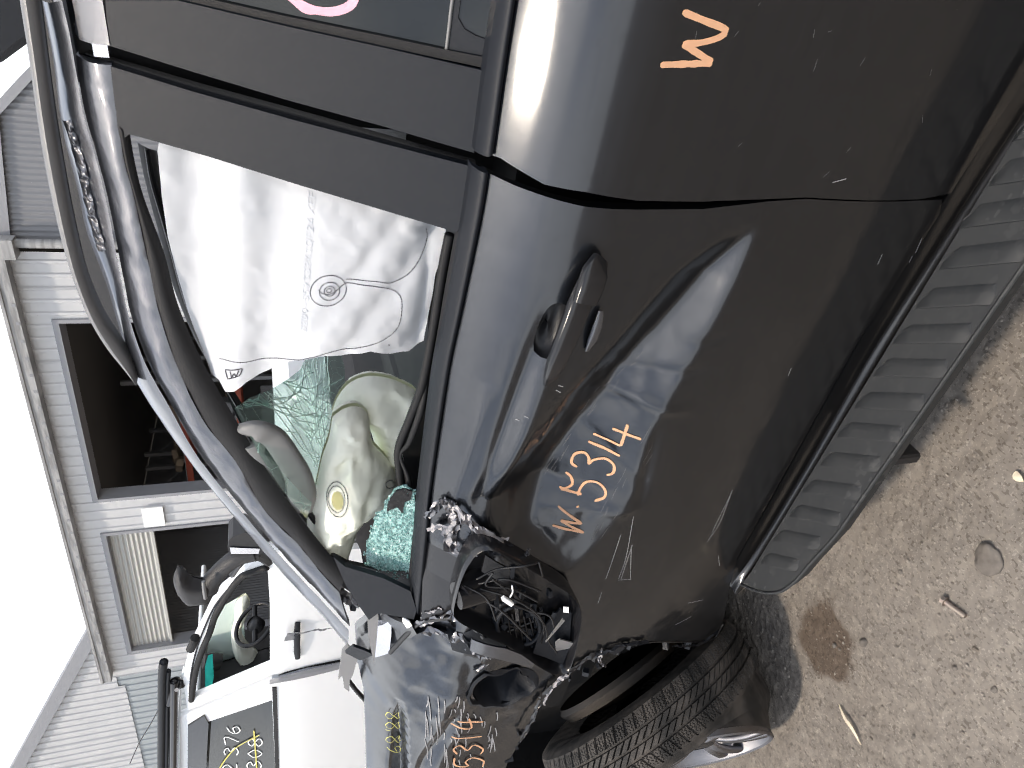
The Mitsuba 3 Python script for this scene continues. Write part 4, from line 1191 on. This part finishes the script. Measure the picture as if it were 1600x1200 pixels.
# ------------------------------------------------------------------ front wheel, knocked over
WH = CAR + '__front_wheel'
wc = np.array([-2.05, 0.07, 0.32])
st, cb = 0.38, -0.42
wa = np.array([-math.sin(st) * math.cos(cb), -math.cos(st) * math.cos(cb), math.sin(cb)])
we1 = np.cross(wa, [0, 0, 1.0])
we1 /= np.linalg.norm(we1)
we2 = np.cross(we1, wa)


def squash(v):
    """flat tyre: what is below the ground spreads sideways"""
    z = v[:, 2].copy()
    low = np.clip(0.075 - z, 0, None)
    v[:, 2] = np.where(z < 0.075, 0.008 + 0.067 * np.exp(-low / 0.05), z)
    out = np.clip(low, 0, .12)
    v[:, 1] -= out * 0.35
    v[:, 0] += out * 0.22
    return v


def wheel_pts(off, R, th):
    return wc + np.asarray(off)[..., None] * wa + np.asarray(R)[..., None] * (np.cos(th)[..., None] * we1 + np.sin(th)[..., None] * we2)


NA = 1080
th = np.linspace(0, 2 * np.pi, NA + 1)
o = np.concatenate([[-.120, -.128, -.138, -.142, -.136], np.linspace(-.130, .012, 90), [.020, .027]])
Rb = np.concatenate([[.228, .245, .285, .322, .345], .372 - .012 * np.abs(np.linspace(-1, 1, 90)) ** 3.0, [.353, .342]])
O, TH = np.meshgrid(o, th, indexing='ij')
RR = np.repeat(Rb[:, None], NA + 1, 1)
OO, O = O, (O + 0.059) * 1.72
tread = (np.abs(O) <= 0.1215)
cut = np.zeros_like(O)
for c in (-.052, .0, .050):
    cut = np.maximum(cut, (np.abs(O - c) < 0.0048) * 0.0075)
s = TH * 0.372
zig = lambda per, ph, slope: np.abs(((s + slope * O + ph) / per) % 1 - 0.5)
blk = np.where(O < -.057, zig(0.034, 0.0, 0.25), np.where(O > .055, zig(0.030, 0.011, -0.2), np.where(O < 0, zig(0.026, .005, 0.8), zig(0.026, .017, 0.8))))
cut = np.maximum(cut, np.where((blk < 0.07) & (np.abs(O) > .0048), 0.006, 0))
sip = zig(0.0098, 0.002 * np.sin(O * 400), 0.1)
cut = np.maximum(cut, np.where((sip < 0.09) & (np.abs(O) > .056) & (np.abs(O) < .112), 0.0028, 0))
RR = RR - np.where(tread, cut, 0)
P = wheel_pts(OO, RR, TH)
# the rim has come out of line with the tyre; the sidewall folds between the two
rc = np.array([-1.955, -0.072, 0.285])
ra = np.array([-math.sin(.2) * math.cos(.1), -math.cos(.2) * math.cos(.1), math.sin(.1)])
re1 = np.cross(ra, [0, 0, 1.0])
re1 /= np.linalg.norm(re1)
re2 = np.cross(re1, ra)


def rim_pts(off, R_, t):
    return rc + np.asarray(off)[..., None] * ra + 0.90 * np.asarray(R_)[..., None] * (np.cos(t)[..., None] * re1 + np.sin(t)[..., None] * re2)


A_, B_ = P[-1], rim_pts(np.full(NA + 1, -.006), np.full(NA + 1, .232), th)
rows = []
for u in np.linspace(0.08, 1, 12):
    q = A_ * (1 - u) + B_ * u
    rad = q - (wc * (1 - u) + rc * u)
    q = q + rad * (np.clip((0.17 - q[:, 2]) / 0.14, -.35, 1) * 0.10 * math.sin(math.pi * u))[:, None] + ra * 0.012 * math.sin(2 * math.pi * u)
    q = q + 0.012 * math.sin(math.pi * u) * (meshkit.fbm(q * 9, 2, 4) - 0.5)[:, None]
    rows.append(q)
P = np.concatenate([P, np.array(rows)])
P = squash(P.reshape(-1, 3).copy()).reshape(P.shape)
put(WH + '__tyre', grid_mesh(P), 'm_tyre', smooth=35, label='flat torn tyre')


def revolve(prof, n=120):
    pr = np.asarray(prof, float)
    t = np.linspace(0, 2 * np.pi, n + 1)
    return grid_mesh(wheel_pts(np.repeat(pr[:, :1], n + 1, 1), np.repeat(pr[:, 1:], n + 1, 1), np.repeat(t[None], len(pr), 0)))


def revolve_rim(prof, n=140):
    pr = np.asarray(prof, float)
    t = np.linspace(0, 2 * np.pi, n + 1)
    return grid_mesh(rim_pts(np.repeat(pr[:, :1], n + 1, 1), np.repeat(pr[:, 1:], n + 1, 1), np.repeat(t[None], len(pr), 0)))


put(WH + '__rim', revolve_rim([(-.012, .232), (.004, .236), (.008, .230), (.004, .222), (-.012, .216), (-.02, .208), (-.05, .20)]), 'm_rim', smooth=40)
for k in range(5):
    for dt in (-.15, .15):
        a = k * 2 * np.pi / 5 + dt + .3
        ln = [rim_pts(np.array(q[0]), np.array(q[1]), np.array(a + (.08 if dt < 0 else -.08) * (1 - q[1] / .22))) for q in ((-.030, .045), (-.014, .10), (-.008, .16), (-.008, .216))]
        put(WH + '__spoke', bar(np.array(ln), [.020, .015, .014, .018], [.010, .010, .010, .009], 20, ra), 'm_rim', smooth=50)
put(WH + '__hub', revolve_rim([(-.09, .0), (-.09, .20), (-.07, .198), (-.07, .06), (-.02, .06), (-.012, .045), (-.012, .0)], 60), 'm_black', smooth=40)
put(CAR + '__brake_shield', revolve([(-.20, .05), (-.205, .17), (-.195, .21), (-.205, .235), (-.19, .245), (-.165, .235), (-.165, .18), (-.14, .16), (-.14, .02)], 100), 'm_rim_worn', smooth=40)
put(CAR + '__wheel_arch_liner', cat_mesh([box((-1.2, 1.0, 0.27), (3.4, 1.5, 0.04)), box((-2.9, 1.0, 0.55), (0.06, 1.7, 0.95)), sheet(np.array([[-2.9, .03], [-1.30, .03], [-1.30, .98], [-2.9, .98]]), 0.04, lambda X, Z: 0.44 + 0.04 * (meshkit.fbm(np.stack([X * 8, Z * 8, X * 0], -1), 3, 2)), 0.5)]), 'm_void', smooth=True)
# hanging scraps along the arch edge
r9 = np.random.default_rng(33)
bits = []
for (x, y) in [(905, 1036), (930, 1024), (945, 1018), (965, 1014), (985, 1006), (1040, 1004), (1075, 1004), (915, 1050), (890, 1060), (935, 1040)]:
    p = mpt(x, y, 0.02)
    bits.append(box(p, r9.uniform(.008, .04, 3) * [1, .4, .6], basis(r9.normal(size=3))))
labels[put(FD + '__arch_scraps', cat_mesh(bits), 'm_trim', smooth=False)] = {'kind': 'stuff'}
for sd, pix, w, mt in ((41, [(1010, 1002), (975, 1006), (945, 1018), (915, 1030)], .006, 'm_trim'), (42, [(930, 1022), (900, 1040), (880, 1058), (860, 1074), (845, 1090)], .008, 'm_trim_gloss'), (43, [(885, 1052), (868, 1066), (856, 1082), (850, 1100)], .005, 'm_torn'),
                       (44, [(846, 1092), (836, 1112), (828, 1130), (812, 1158)], .006, 'm_trim_gloss'), (45, [(700, 960), (735, 985), (780, 1012), (820, 1034)], .012, 'm_trim_gloss'), (46, [(690, 990), (730, 1010), (760, 1030), (745, 1046)], .010, 'm_clean_paint'), (47, [(1120, 985), (1090, 1006), (1050, 1008)], .004, 'm_trim'),
                       (48, [(940, 1012), (936, 1028), (944, 1040)], .004, 'm_torn')):
    torn(FD + '__torn_metal', pix, w, -0.004 if sd not in (45, 46) else 0.006, sd, mt)
plate(FD + '__arch_clip', [(950, 1010), (972, 1004), (976, 1014), (960, 1024), (952, 1020)], 0.0, 0.01, 'm_trim')
put(FD + '__arch_lip', tube([mpt(x, y, 0.0) for x, y in [(1130, 975), (1112, 999), (1060, 1003), (1019, 1003), (960, 1012), (930, 1021), (905, 1036), (882, 1055), (860, 1072)]], 0.0025, 6, 80), 'm_black', smooth=True)
put(CAR + '__mud_flap', sheet(xz([(1126, 965), (1150, 985), (1156, 992), (1142, 1003), (1118, 1008), (1090, 1008), (1112, 1000)], side0, .03), 0.01, lambda X, Z: side0(X, Z) + .03, 0.01, back=True), 'm_trim', smooth=True)


# ------------------------------------------------------------------ workshop behind
WB, WNn = np.array([-0.99289299, -0.11901051, 0]), np.array([-0.11901051, 0.99289299, 0])
W0 = np.array([CAM[0], CAM[1], 0.0])


def wl(a, z, d=0.0):
    """a metres along the wall, z up, d behind its face"""
    a, z, d = np.broadcast_arrays(np.asarray(a, float), np.asarray(z, float), np.asarray(d, float))
    return W0 + a[..., None] * WB + (10.0 + d)[..., None] * WNn + z[..., None] * np.array([0, 0, 1.0])


def wpx(px, py, d=0.0):
    r = ray(px, py)
    t = (10.0 + d) / (r @ WNn)
    p = CAM + r * t - W0
    return float(p @ WB), float(p[2])


def wbox(a0, a1, z0, z1, d0, d1):
    v = np.array([wl(a, z, d) for a in (a0, a1) for z in (z0, z1) for d in (d0, d1)])
    f = [[0, 1, 3], [0, 3, 2], [4, 6, 7], [4, 7, 5], [0, 4, 5], [0, 5, 1], [2, 3, 7], [2, 7, 6], [0, 2, 6], [0, 6, 4], [1, 5, 7], [1, 7, 3]]
    m = trimesh.Trimesh(v, f, process=False)
    return m


def ribs(a0, a1, zlo, zhi, pitch, depth, d=0.0, kind='trap', horiz=False):
    """one ribbed steel sheet; zlo and zhi may be functions of a"""
    flo = zlo if callable(zlo) else (lambda a: np.full_like(a, zlo))
    fhi = zhi if callable(zhi) else (lambda a: np.full_like(a, zhi))
    if kind == 'trap':
        a = []
        k0, k1 = int(a0 / pitch) - 1, int(a1 / pitch) + 2
        for k in range(k0, k1):
            for f, h in ((0.0, 0), (.32, 0), (.40, 1), (.60, 1), (.68, 0)):
                a.append((k * pitch + f * pitch, h * depth))
        a = np.array([q for q in a if a0 < q[0] < a1])
        A = np.r_[a0, a[:, 0], a1]
        H = np.r_[0, a[:, 1], 0]
    else:
        A = np.linspace(a0, a1, max(4, int((a1 - a0) / pitch * 8)))
        H = depth * (0.5 + 0.5 * np.cos(A / pitch * 2 * np.pi))
    lo, hi = wl(A, flo(A), d - H), wl(A, fhi(A), d - H)
    return grid_mesh(np.stack([lo, hi], 1))


WK = 'workshop'
tag(WK, 'white ribbed steel workshop with two tall open roller doors and a long gutter', 'building')
for a0, a1, z0 in ((3.95, 4.45, 0), (4.45, 4.93, 0), (8.24, 8.92, 0), (12.0, 12.3, 0), (12.3, 12.62, 0)) + tuple((4.93 + .6625 * i, 4.93 + .6625 * (i + 1), 4.22) for i in range(5)) + tuple((8.92 + .616 * i, 8.92 + .616 * (i + 1), 4.22) for i in range(5)):
    put(WK + '__wall_sheet', ribs(a0, a1, z0, 4.62, 0.19, 0.022, kind='trap'), 'm_wall_white', smooth=False)
for (a0, a1, nm) in ((4.93, 8.24, 'large'), (8.92, 12.0, 'second')):
    put(WK + '__door_frame', cat_mesh([wbox(a0, a0 + .06, 0, 4.22, -0.03, 0.25), wbox(a1 - .06, a1, 0, 4.22, -0.03, 0.25), wbox(a0, a1, 4.16, 4.24, -0.03, 0.28)]), 'm_flash', smooth=False)
put(WK + '__gutter', cat_mesh([wbox(3.98, 12.50, 4.55, 4.70, -0.20, -0.02), wbox(3.98, 12.50, 4.68, 4.72, -0.22, -0.18)]), 'm_gutter', smooth=False)
for a in np.arange(4.6, 12.4, 0.27):
    put(WK + '__gutter__bracket', wbox(a, a + .045, 4.56, 4.60, -0.205, -0.2), 'm_flash', smooth=False)
put(WK + '__downpipe', cat_mesh([tube([wl(3.80, z, -0.10) for z in (0.0, 2.0, 4.70)], 0.06, 16, smooth=False), wbox(3.72, 3.98, 4.42, 4.72, -0.22, -0.02)]), 'm_gutter', smooth=40)
# roller door half down in the second doorway: horizontal ribs
z = np.linspace(3.50, 4.20, 120)
dd = 0.10 - 0.02 * (0.5 + 0.5 * np.cos((z - 3.5) / 0.078 * 2 * np.pi)) ** 1.5
put(WK + '__roller_door', cat_mesh([grid_mesh(np.stack([wl(8.98, z, dd), wl(11.94, z, dd)], 1)), wbox(8.98, 11.94, 3.46, 3.50, 0.05, 0.13)]), 'm_shutter', smooth=40)
put(WK + '__sign_board', wbox(8.42, 8.84, 3.24, 3.56, -0.07, -0.045), 'm_sign', smooth=False, label='blank white board between the two doors')
put(WK + '__interior', cat_mesh([wbox(3.9, 12.7, 0.0, 4.7, 9.0, 9.1), wbox(3.85, 3.95, 0, 4.7, 0.3, 9.0), wbox(3.9, 12.7, 4.62, 4.72, 0.05, 9.0), wbox(3.9, 12.7, -0.08, 0.01, 0.06, 9.0)]), 'm_inside', smooth=False)
v = []
y = np.arange(0.3, 9.0, 0.0095)
hh = 0.02 * (0.5 + 0.5 * np.cos(y / 0.076 * 2 * np.pi))
put(WK + '__inner_wall', grid_mesh(np.stack([wl(12.45 - hh, np.full_like(y, 0.0), y), wl(12.45 - hh, np.full_like(y, 4.6), y)], 1)), 'm_steel', smooth=40)




def rack(name, a0, a1, d, label, zs, seed):
    r = np.random.default_rng(seed)
    for a in (a0, a1):
        put(name + '__upright', cat_mesh([wbox(a, a + .08, 0, 4.1, d, d + .07), wbox(a, a + .08, 0, 4.1, d + .9, d + .97)]), 'm_steel', smooth=False)
        br = []
        zz = 0.3
        while zz < 3.8:
            p, q = wl(a + .04, zz, d + .03), wl(a + .04, zz + .55, d + .93)
            if (int(zz * 10) // 6) % 2:
                p, q = wl(a + .04, zz + .55, d + .03), wl(a + .04, zz, d + .93)
            br.append(tube([p, q], 0.02, 6, smooth=False))
            zz += 0.6
        put(name + '__brace', cat_mesh(br), 'm_steel', smooth=False)
    for z in zs:
        put(name + '__beam', wbox(a0 + .08, a1, z, z + .12, d, d + .05), 'm_red_steel', smooth=False)
        put(name + '__beam', wbox(a0 + .08, a1, z, z + .12, d + .92, d + .97), 'm_red_steel', smooth=False)
        put(name + '__shelf', wbox(a0 + .08, a1, z + .121, z + .14, d + .02, d + .95), 'm_steel', smooth=False)
        for _ in range(7):
            a = r.uniform(a0 + .3, a1 - .3)
            m = box(wl(a, z + .14 + .15, d + r.uniform(.2, .7)), r.uniform(.12, .42, 3) * [1, 1, .7], basis((r.normal() * .2, r.normal() * .2, 1), (1, 0.3, 0)), .02)
            put(name + '__stored_part', m, 'm_stored' if r.random() < .6 else 'm_steel', smooth=False)
    tag(name, label, 'rack', 'racks inside the workshop')


rack('pallet_rack', 7.55, 10.3, 2.6, 'red beamed steel rack nearest the large doorway, its end frame in view', (0.9, 2.0, 3.05), 1)
rack('pallet_rack_001', 5.2, 8.2, 5.6, 'red beamed steel rack deep inside the large doorway', (1.0, 2.2, 3.3), 2)
rack('pallet_rack_002', 10.0, 12.2, 3.6, 'steel rack seen below the roller door of the second doorway', (0.8, 1.8), 3)
lp = wl(*wpx(141, 668, 3.0), 3.0)
scene['hanging_lamp'] = mikit.ply(trimesh.Trimesh(pebble(0.07, 1, 2, 0.9).vertices * [1, 1, 1.8] + lp, pebble(0.07, 1, 2, 0.9).faces, process=False), 'm_sign', smooth=True, emitter={'type': 'area', 'radiance': {'type': 'rgb', 'value': [7.0, 6.6, 5.0]}})
tag('hanging_lamp', 'small lit lamp hanging inside the large doorway', 'lamp')

# gabled shed joined at the left, its wall white above and blue-grey below
SH = 'gabled_shed'
top = lambda a: 4.62 + 0.52 * (np.asarray(a) - 11.26)
for i in range(10):
    a0, a1 = 11.0 + 0.78 * i, 11.0 + 0.78 * (i + 1)
    put(SH + '__upper_sheet', ribs(a0, a1, lambda a: np.full_like(a, 4.62 if a0 < 12.6 else 4.50), top, 0.19, 0.022, 0.32), 'm_wall_white', smooth=False)
    if a0 > 12.5:
        put(SH + '__lower_sheet', ribs(a0, a1, 0.0, 4.72, 0.19, 0.022, 0.345), 'm_wall_blue', smooth=False)
put(SH + '__lower_sheet', ribs(12.45, 12.56, 0.0, 4.55, 0.19, 0.0, 0.10), 'm_wall_blue', smooth=False)
bv = []
for d0, z0 in ((0.20, -0.12), (0.20, 0.14), (0.36, 0.14)):
    A = np.linspace(10.9, 18.9, 3)
    bv.append(wl(A, top(A) + z0, d0))
put(SH + '__barge_board', grid_mesh(np.array(bv)), 'm_flash', smooth=False)
tag(SH, 'white and pale blue ribbed shed with a sloping grey barge, at lower left', 'building')

# grey corrugated shed at the right end of the workshop
GS = 'corrugated_shed'
gtop = lambda a: np.interp(a, [0.9, 1.79, 2.25, 2.7, 3.9], [3.02, 3.92, 4.36, 4.42, 4.56])
for i in range(4):
    a0, a1 = 1.0 + .72 * i, 1.0 + .72 * (i + 1)
    put(GS + '__wall_sheet', ribs(a0, a1, 0.0, gtop, 0.078, 0.018, 0.05, 'wave'), 'm_wall_grey', smooth=40)
A = np.array([0.9, 1.79, 2.25, 2.7, 3.74])
put(GS + '__flashing', grid_mesh(np.array([wl(A, gtop(A) - .06, -.02), wl(A, gtop(A) + .08, -.02), wl(A, gtop(A) + .08, .3)])), 'm_flash', smooth=False)
tag(GS, 'grey corrugated shed wall right of the downpipe, seen over the car roof', 'building')
# dark eave at the far right
ev = [wpx(x, y, -3.0) for x, y in [(0, 86), (14, 74), (26, 64), (44, 52), (90, -40), (-60, -200), (-160, -60), (-60, 130)]]
pts, tri, _ = fill(np.array(ev), 0.2)
v = wl(pts[:, 0], pts[:, 1], -3.0)
put('awning', cat_mesh([trimesh.Trimesh(v, tri, process=False), flange(v, tri, WNn * 1.2), trimesh.Trimesh(v + WNn * 1.2, tri[:, ::-1], process=False)]), 'm_trim', smooth=False, label='dark awning edge showing in the top left corner of the picture', cat='awning')

# ------------------------------------------------------------------ white four-wheel drive with snorkel
UT = 'white_car'
tag(UT, 'white crashed four-wheel drive with snorkel and roof rack, behind the dark car', 'car')


def uy(X, Z):
    X, Z = np.asarray(X, float), np.asarray(Z, float)
    return 2.1 + 0.30 * np.clip(Z - 1.47, 0, None) + 0.10 * np.clip(1.3 - Z, 0, None) ** 1.5 + 0.05 * np.exp(-((Z - 1.47) / .05) ** 2) * 0 + 0 * X


uwin = [(300, 1092), (305, 1052), (316, 1015), (327, 990), (338, 958), (360, 922), (378, 901), (396, 893), (418, 886), (422, 950), (422, 1041)]
udoor = [(286, 1062), (288, 1050), (296, 1020), (304, 999), (316, 975), (331, 944), (347, 921), (376, 898), (398, 876), (425, 862), (470, 856), (760, 850), (760, 1006), (600, 1024), (534, 1030), (478, 1040), (425, 1054), (293, 1110)]
put(UT + '__front_door', sheet(xz(udoor, uy), 0.06, uy, 0.05, holes=[xz(uwin, uy)]), 'm_white_paint', smooth=40)
urwin = [(322, 1127), (425, 1092), (430, 1200), (431, 1262), (310, 1262)]
urear = [(282, 1118), (293, 1113), (425, 1058), (478, 1046), (534, 1036), (600, 1031), (760, 1014), (760, 1275), (279, 1275)]
put(UT + '__rear_door', sheet(xz(urear, uy), 0.06, lambda X, Z: uy(X, Z) - .01, 0.05, holes=[xz(urwin, uy)]), 'm_white_paint', smooth=40)
put(UT + '__rear_door__window', sheet(xz(urwin, uy), 0.1, lambda X, Z: uy(X, Z) + .012, 0), 'm_tint_glass', smooth=True)
put(UT + '__rear_door__weather_shield', sheet(xz([(294, 1130), (319, 1114), (326, 1126), (322, 1200), (318, 1262), (293, 1262)], uy), 0.08, lambda X, Z: uy(X, Z) - .025, 0.03), 'm_trim_gloss', smooth=True)
put(UT + '__rear_door__belt_seal', sheet(xz([(425, 1071), (432, 1071), (436, 1200), (437, 1262), (431, 1262), (430, 1200)], uy), 0.08, lambda X, Z: uy(X, Z) - .02, 0.03), 'm_rubber', smooth=True)


def useal(pix, w):
    return tube([on_surf(x, y, uy, -0.005) for x, y in pix], w, 8, 80)


put(UT + '__front_door__window_seal', useal([(299, 1094), (305, 1052), (316, 1015), (327, 990), (338, 958), (360, 922), (378, 901), (396, 893), (418, 886)], 0.022), 'm_rubber', smooth=True)
put(UT + '__front_door__frame_line', useal([(296, 1085), (299, 1050), (308, 1012), (320, 980), (334, 950), (352, 926), (372, 905)], 0.006), 'm_trim', smooth=True)
put(UT + '__front_door__handle', bar(np.array([on_surf(x, y, uy, -o) for x, y, o in [(465, 973, .01), (464, 985, .035), (464, 1000, .04), (464, 1015, .035), (465, 1028, .01)]]), [.018, .022, .020, .022, .018], [.012] * 5, 24), 'm_trim', smooth=50)
torn(UT + '__front_door__tape', [(455, 985), (462, 990), (468, 995), (480, 987), (520, 980)], 0.03, 0, 31)
kk = list(scene)[-1]
tp = np.array([on_surf(x, y, uy, -0.05) for x, y in smooth_line([(452, 1000), (456, 988), (464, 992), (470, 990), (490, 985), (520, 982)], 20)])
P = np.stack([tp + [0, 0.01 * ((i % 2) - .5), w * (0.030 if i < 10 else 0.010)] for w in (-1, -.4, .3, 1) for i in [0]], 0)
wv_ = np.where(np.arange(20) < 9, .032, .008)
P = np.stack([tp + np.outer(wv_ * w, [0, 0, 1.0]) + r9.normal(0, .004, (20, 3)) for w in (-1, -.4, .3, 1)], 1)
scene[kk] = mikit.ply(grid_mesh(P), 'm_wall_grey', smooth=40)
# buckled seam between its doors
put(UT + '__bent_sill', band([(421, 1062), (478, 1047), (520, 1038), (536, 1034)], [(421, 1068), (470, 1060), (520, 1048), (538, 1042)], lambda X, Z: uy(X, Z) - 0.03, 30, 7, 0.02), 'm_wall_grey', smooth=True)
put(UT + '__door_gap_shadow_seal', band([(306, 1113), (423, 1060), (450, 1049), (500, 1037), (536, 1029)], [(308, 1119), (425, 1064), (452, 1056), (500, 1042), (536, 1036)], lambda X, Z: uy(X, Z) + 0.012, 30, 3, 0.0), 'm_black', smooth=True)
# body shell
ux = lambda x, y: on_y(x, y, 2.1)
roofz = ux(283, 1117)[2]
put(UT + '__roof', cat_mesh([band([(290, 1040), (286, 1062), (282, 1117), (279, 1180), (278, 1275)], [(287, 1040), (282, 1062), (277, 1117), (274, 1180), (273, 1275)], lambda X, Z: uy(X, Z) + 0.03, 30, 5, 0.01), box((-7.0, 3.1, 2.10), (2.6, 1.4, 0.04), bevel=.015)]), 'm_white_paint', smooth=40)
xh = ux(470, 862)[0]
put(UT + '__bonnet', cat_mesh([box((xh + 0.62, 3.0, 1.20), (1.25, 1.70, 0.42), bevel=.08), box((xh + .60, 3.0, 0.85), (1.25, 1.78, 0.5), bevel=.06)]), 'm_white_paint', smooth=40)
put(UT + '__windscreen_pillar', tube([on_surf(376, 898, uy, .04), on_surf(398, 874, uy, .04), on_surf(425, 852, uy, .05)], 0.028, 10, 20), 'm_white_paint', smooth=True)
put(UT + '__cabin', cat_mesh([box((-5.2, 3.78, 1.05), (3.2, 0.05, 0.9)), box((-6.9, 3.0, 1.5), (0.05, 1.6, 1.2)), box((-5.2, 3.0, 0.75), (3.2, 1.6, 0.10)), box((-4.05, 3.0, 1.30), (0.35, 1.5, 0.30), bevel=.06)]), 'm_dark_cloth', smooth=False)


def up_(x, y, Y):
    return on_y(x, y, Y)


put(UT + '__seat', cat_mesh([bar(np.array([up_(318, 1034, 2.75), up_(330, 1034, 2.75), up_(345, 1034, 2.75)]), [.06, .075, .075], [.05, .06, .05], 12), box(up_(385, 1062, 2.80), (0.34, 0.42, 0.62), basis((-.25, 0, 1)), .08)]), 'm_dark_cloth', smooth=50)
whc = up_(398, 975, 2.62)
wa_b = basis((0.75, 0, .5))
put(UT + '__steering_wheel', cat_mesh([tube([whc + wa_b @ np.array([.17 * math.cos(t), .17 * math.sin(t), 0]) for t in np.linspace(0, 2 * np.pi, 24)], .016, 8, 60), tube([whc + wa_b @ np.array([-.16, 0, 0]), whc, whc + wa_b @ np.array([.16, 0, 0])], .02, 8, 12), prism(16, .06, whc - wa_b[:, 2] * .05, whc + wa_b[:, 2] * .02)]), 'm_black', smooth=True)
m, _ = pillow([(384, 928), (390, 940), (388, 958), (380, 975), (378, 990), (388, 1006), (402, 1018), (406, 1035), (400, 1046), (384, 1046), (374, 1038), (366, 1024), (362, 1005), (362, 985), (366, 968), (366, 952), (372, 936)], 2.9, 0.10, 0.03, 3, 0.03)
put(UT + '__airbag', m, 'm_bag_cream', smooth=60)
put(UT + '__far_window', sheet(np.array([on_y(x, y, 3.0)[[0, 2]] for x, y in [(318, 1048), (330, 985), (352, 945), (378, 930), (386, 1046), (362, 1050)]]), .06, lambda X, Z: 3.0 + 0 * X, 0), 'm_pale_glass', smooth=True)
put(UT + '__teal_film', sheet(np.array([on_y(x, y, 2.5)[[0, 2]] for x, y in [(321, 1090), (320, 1045), (325, 1026), (332, 1024), (334, 1060), (329, 1088)]]), .03, lambda X, Z: 2.5 + .03 * meshkit.fbm(np.stack([X * 9, Z * 9, X * 0], -1), 3, 1), 0), 'm_teal', smooth=True)
put(UT + '__mirror', cat_mesh([sheet(np.array([on_y(x, y, 1.98)[[0, 2]] for x, y in [(356, 858), (357, 845), (364, 838), (382, 832), (398, 838), (412, 862), (404, 868), (360, 868)]]), .05, lambda X, Z: 1.98 + 0 * X, 0.14, back=True), tube([on_y(400, 866, 2.05), on_y(412, 872, 2.1), on_y(420, 878, 2.12)], .03, 8, 16)]), 'm_snorkel', smooth=40)
put(UT + '__mirror__glass', sheet(np.array([on_y(x, y, 1.97)[[0, 2]] for x, y in [(359, 856), (406, 858), (404, 866), (361, 866)]]), .05, lambda X, Z: 1.972 + 0 * X, 0.004), 'm_chrome', smooth=True)
sn = [on_y(x, y, 2.02) for x, y in [(400, 862), (372, 870), (352, 884), (338, 898), (330, 908), (326, 920)]]
put(UT + '__snorkel', tube(sn, [.055, .052, .05, .05, .052, .056], 14, 50), 'm_snorkel', smooth=True)
hd = [on_y(x, y, 2.0)[[0, 2]] for x, y in [(277, 884), (290, 891), (297, 900), (315, 905), (330, 904), (334, 918), (330, 934), (312, 938), (292, 939), (281, 931), (273, 918), (271, 902)]]
m, _ = pillow([(277, 884), (290, 891), (297, 900), (315, 905), (330, 904), (334, 918), (330, 934), (312, 938), (292, 939), (281, 931), (273, 918), (271, 902)], 2.02, .07, .02, 2, 0.0)
put(UT + '__snorkel__head', m, 'm_snorkel', smooth=60)
put(UT + '__snorkel__clamp', tube([on_y(318, 908, 1.945), on_y(319, 921, 1.93), on_y(321, 935, 1.945)], .012, 6, 20), 'm_rail', smooth=True)
put(UT + '__pillar_strip', tube([on_y(377, 874, 2.06), on_y(371, 886, 2.06), on_y(362, 899, 2.06)], .018, 6, 16), 'm_rail', smooth=True)
r0 = [on_y(254, y, 2.35) for y in (1036, 1275)]
r1 = [on_y(272, y, 2.35) for y in (1064, 1275)]
put(UT + '__roof_rack', cat_mesh([tube([on_y(256, 1034, 2.3), on_y(254, 1050, 2.3), on_y(253, 1100, 2.3), on_y(251, 1280, 2.3)], .030, 10, 40), tube([on_y(263, 1048, 2.3), on_y(261, 1100, 2.3), on_y(259, 1280, 2.3)], .018, 8, 30)]), 'm_trim', smooth=True)
put(UT + '__roof_rack__mount', cat_mesh([tube([on_y(276, 1062, 2.32), on_y(270, 1080, 2.3), on_y(264, 1100, 2.3)], .03, 8, 20), tube([on_y(272, 1064, 2.28), on_y(271, 1140, 2.28), on_y(269, 1280, 2.28)], .03, 8, 20), tube([on_y(286, 1068, 2.3), on_y(276, 1072, 2.3)], .03, 8, smooth=False)]), 'm_trim_gloss', smooth=True)
put(UT + '__roof_rack__bolt', prism(12, .014, on_y(276, 1078, 2.24), on_y(276, 1078, 2.27)), 'm_chrome', smooth=False)
put(UT + '__roof_pad', tube([on_y(298, 1014, 2.15), on_y(303, 1003, 2.14), on_y(305, 996, 2.14)], .03, 8, 16), 'm_rubber', smooth=True)
k = writing(UT + '__rear_door__marking', pen('2 376', 370, 1206, 14, 22, 0.08) + pen('308', 408, 1202, 15, 22, 0.05), lambda X, Z: uy(X, Z) + .010, 0.010, 'm_white_marker', 0.006)
tag(k, 'white pen figures 2 376 and 308')
k = writing(UT + '__rear_door__marking', [[(343, 1200), (352, 1186), (368, 1168), (388, 1156), (406, 1147)], [(397, 1140), (399, 1165), (402, 1205)]], lambda X, Z: uy(X, Z) + .010, 0.012, 'm_yellow_marker', 0.008)
tag(k, 'pale yellow pen strokes')
put(UT + '__aerial', tube([on_y(248, 1108, 2.4), on_y(236, 1130, 2.4), on_y(218, 1160, 2.4), on_y(203, 1193, 2.4)], 0.004, 6, 20), 'm_black', smooth=True)
for x_ in (-3.0, -6.0):
    for y_ in (2.35, 3.65):
        t_ = np.linspace(0, 2 * np.pi, 41)
        pr = [(-.12, .2), (-.13, .33), (-.10, .40), (.10, .40), (.13, .33), (.12, .2), (.06, .02)]
        put(UT + '__wheel', grid_mesh(np.array([np.stack([x_ + r * np.cos(t_), np.full_like(t_, y_ + o), .40 + r * np.sin(t_)], 1) for o, r in pr])), 'm_tyre', smooth=40)
put(UT + '__chassis', box((-4.6, 3.0, 0.62), (4.2, 1.5, 0.3)), 'm_black', smooth=False)
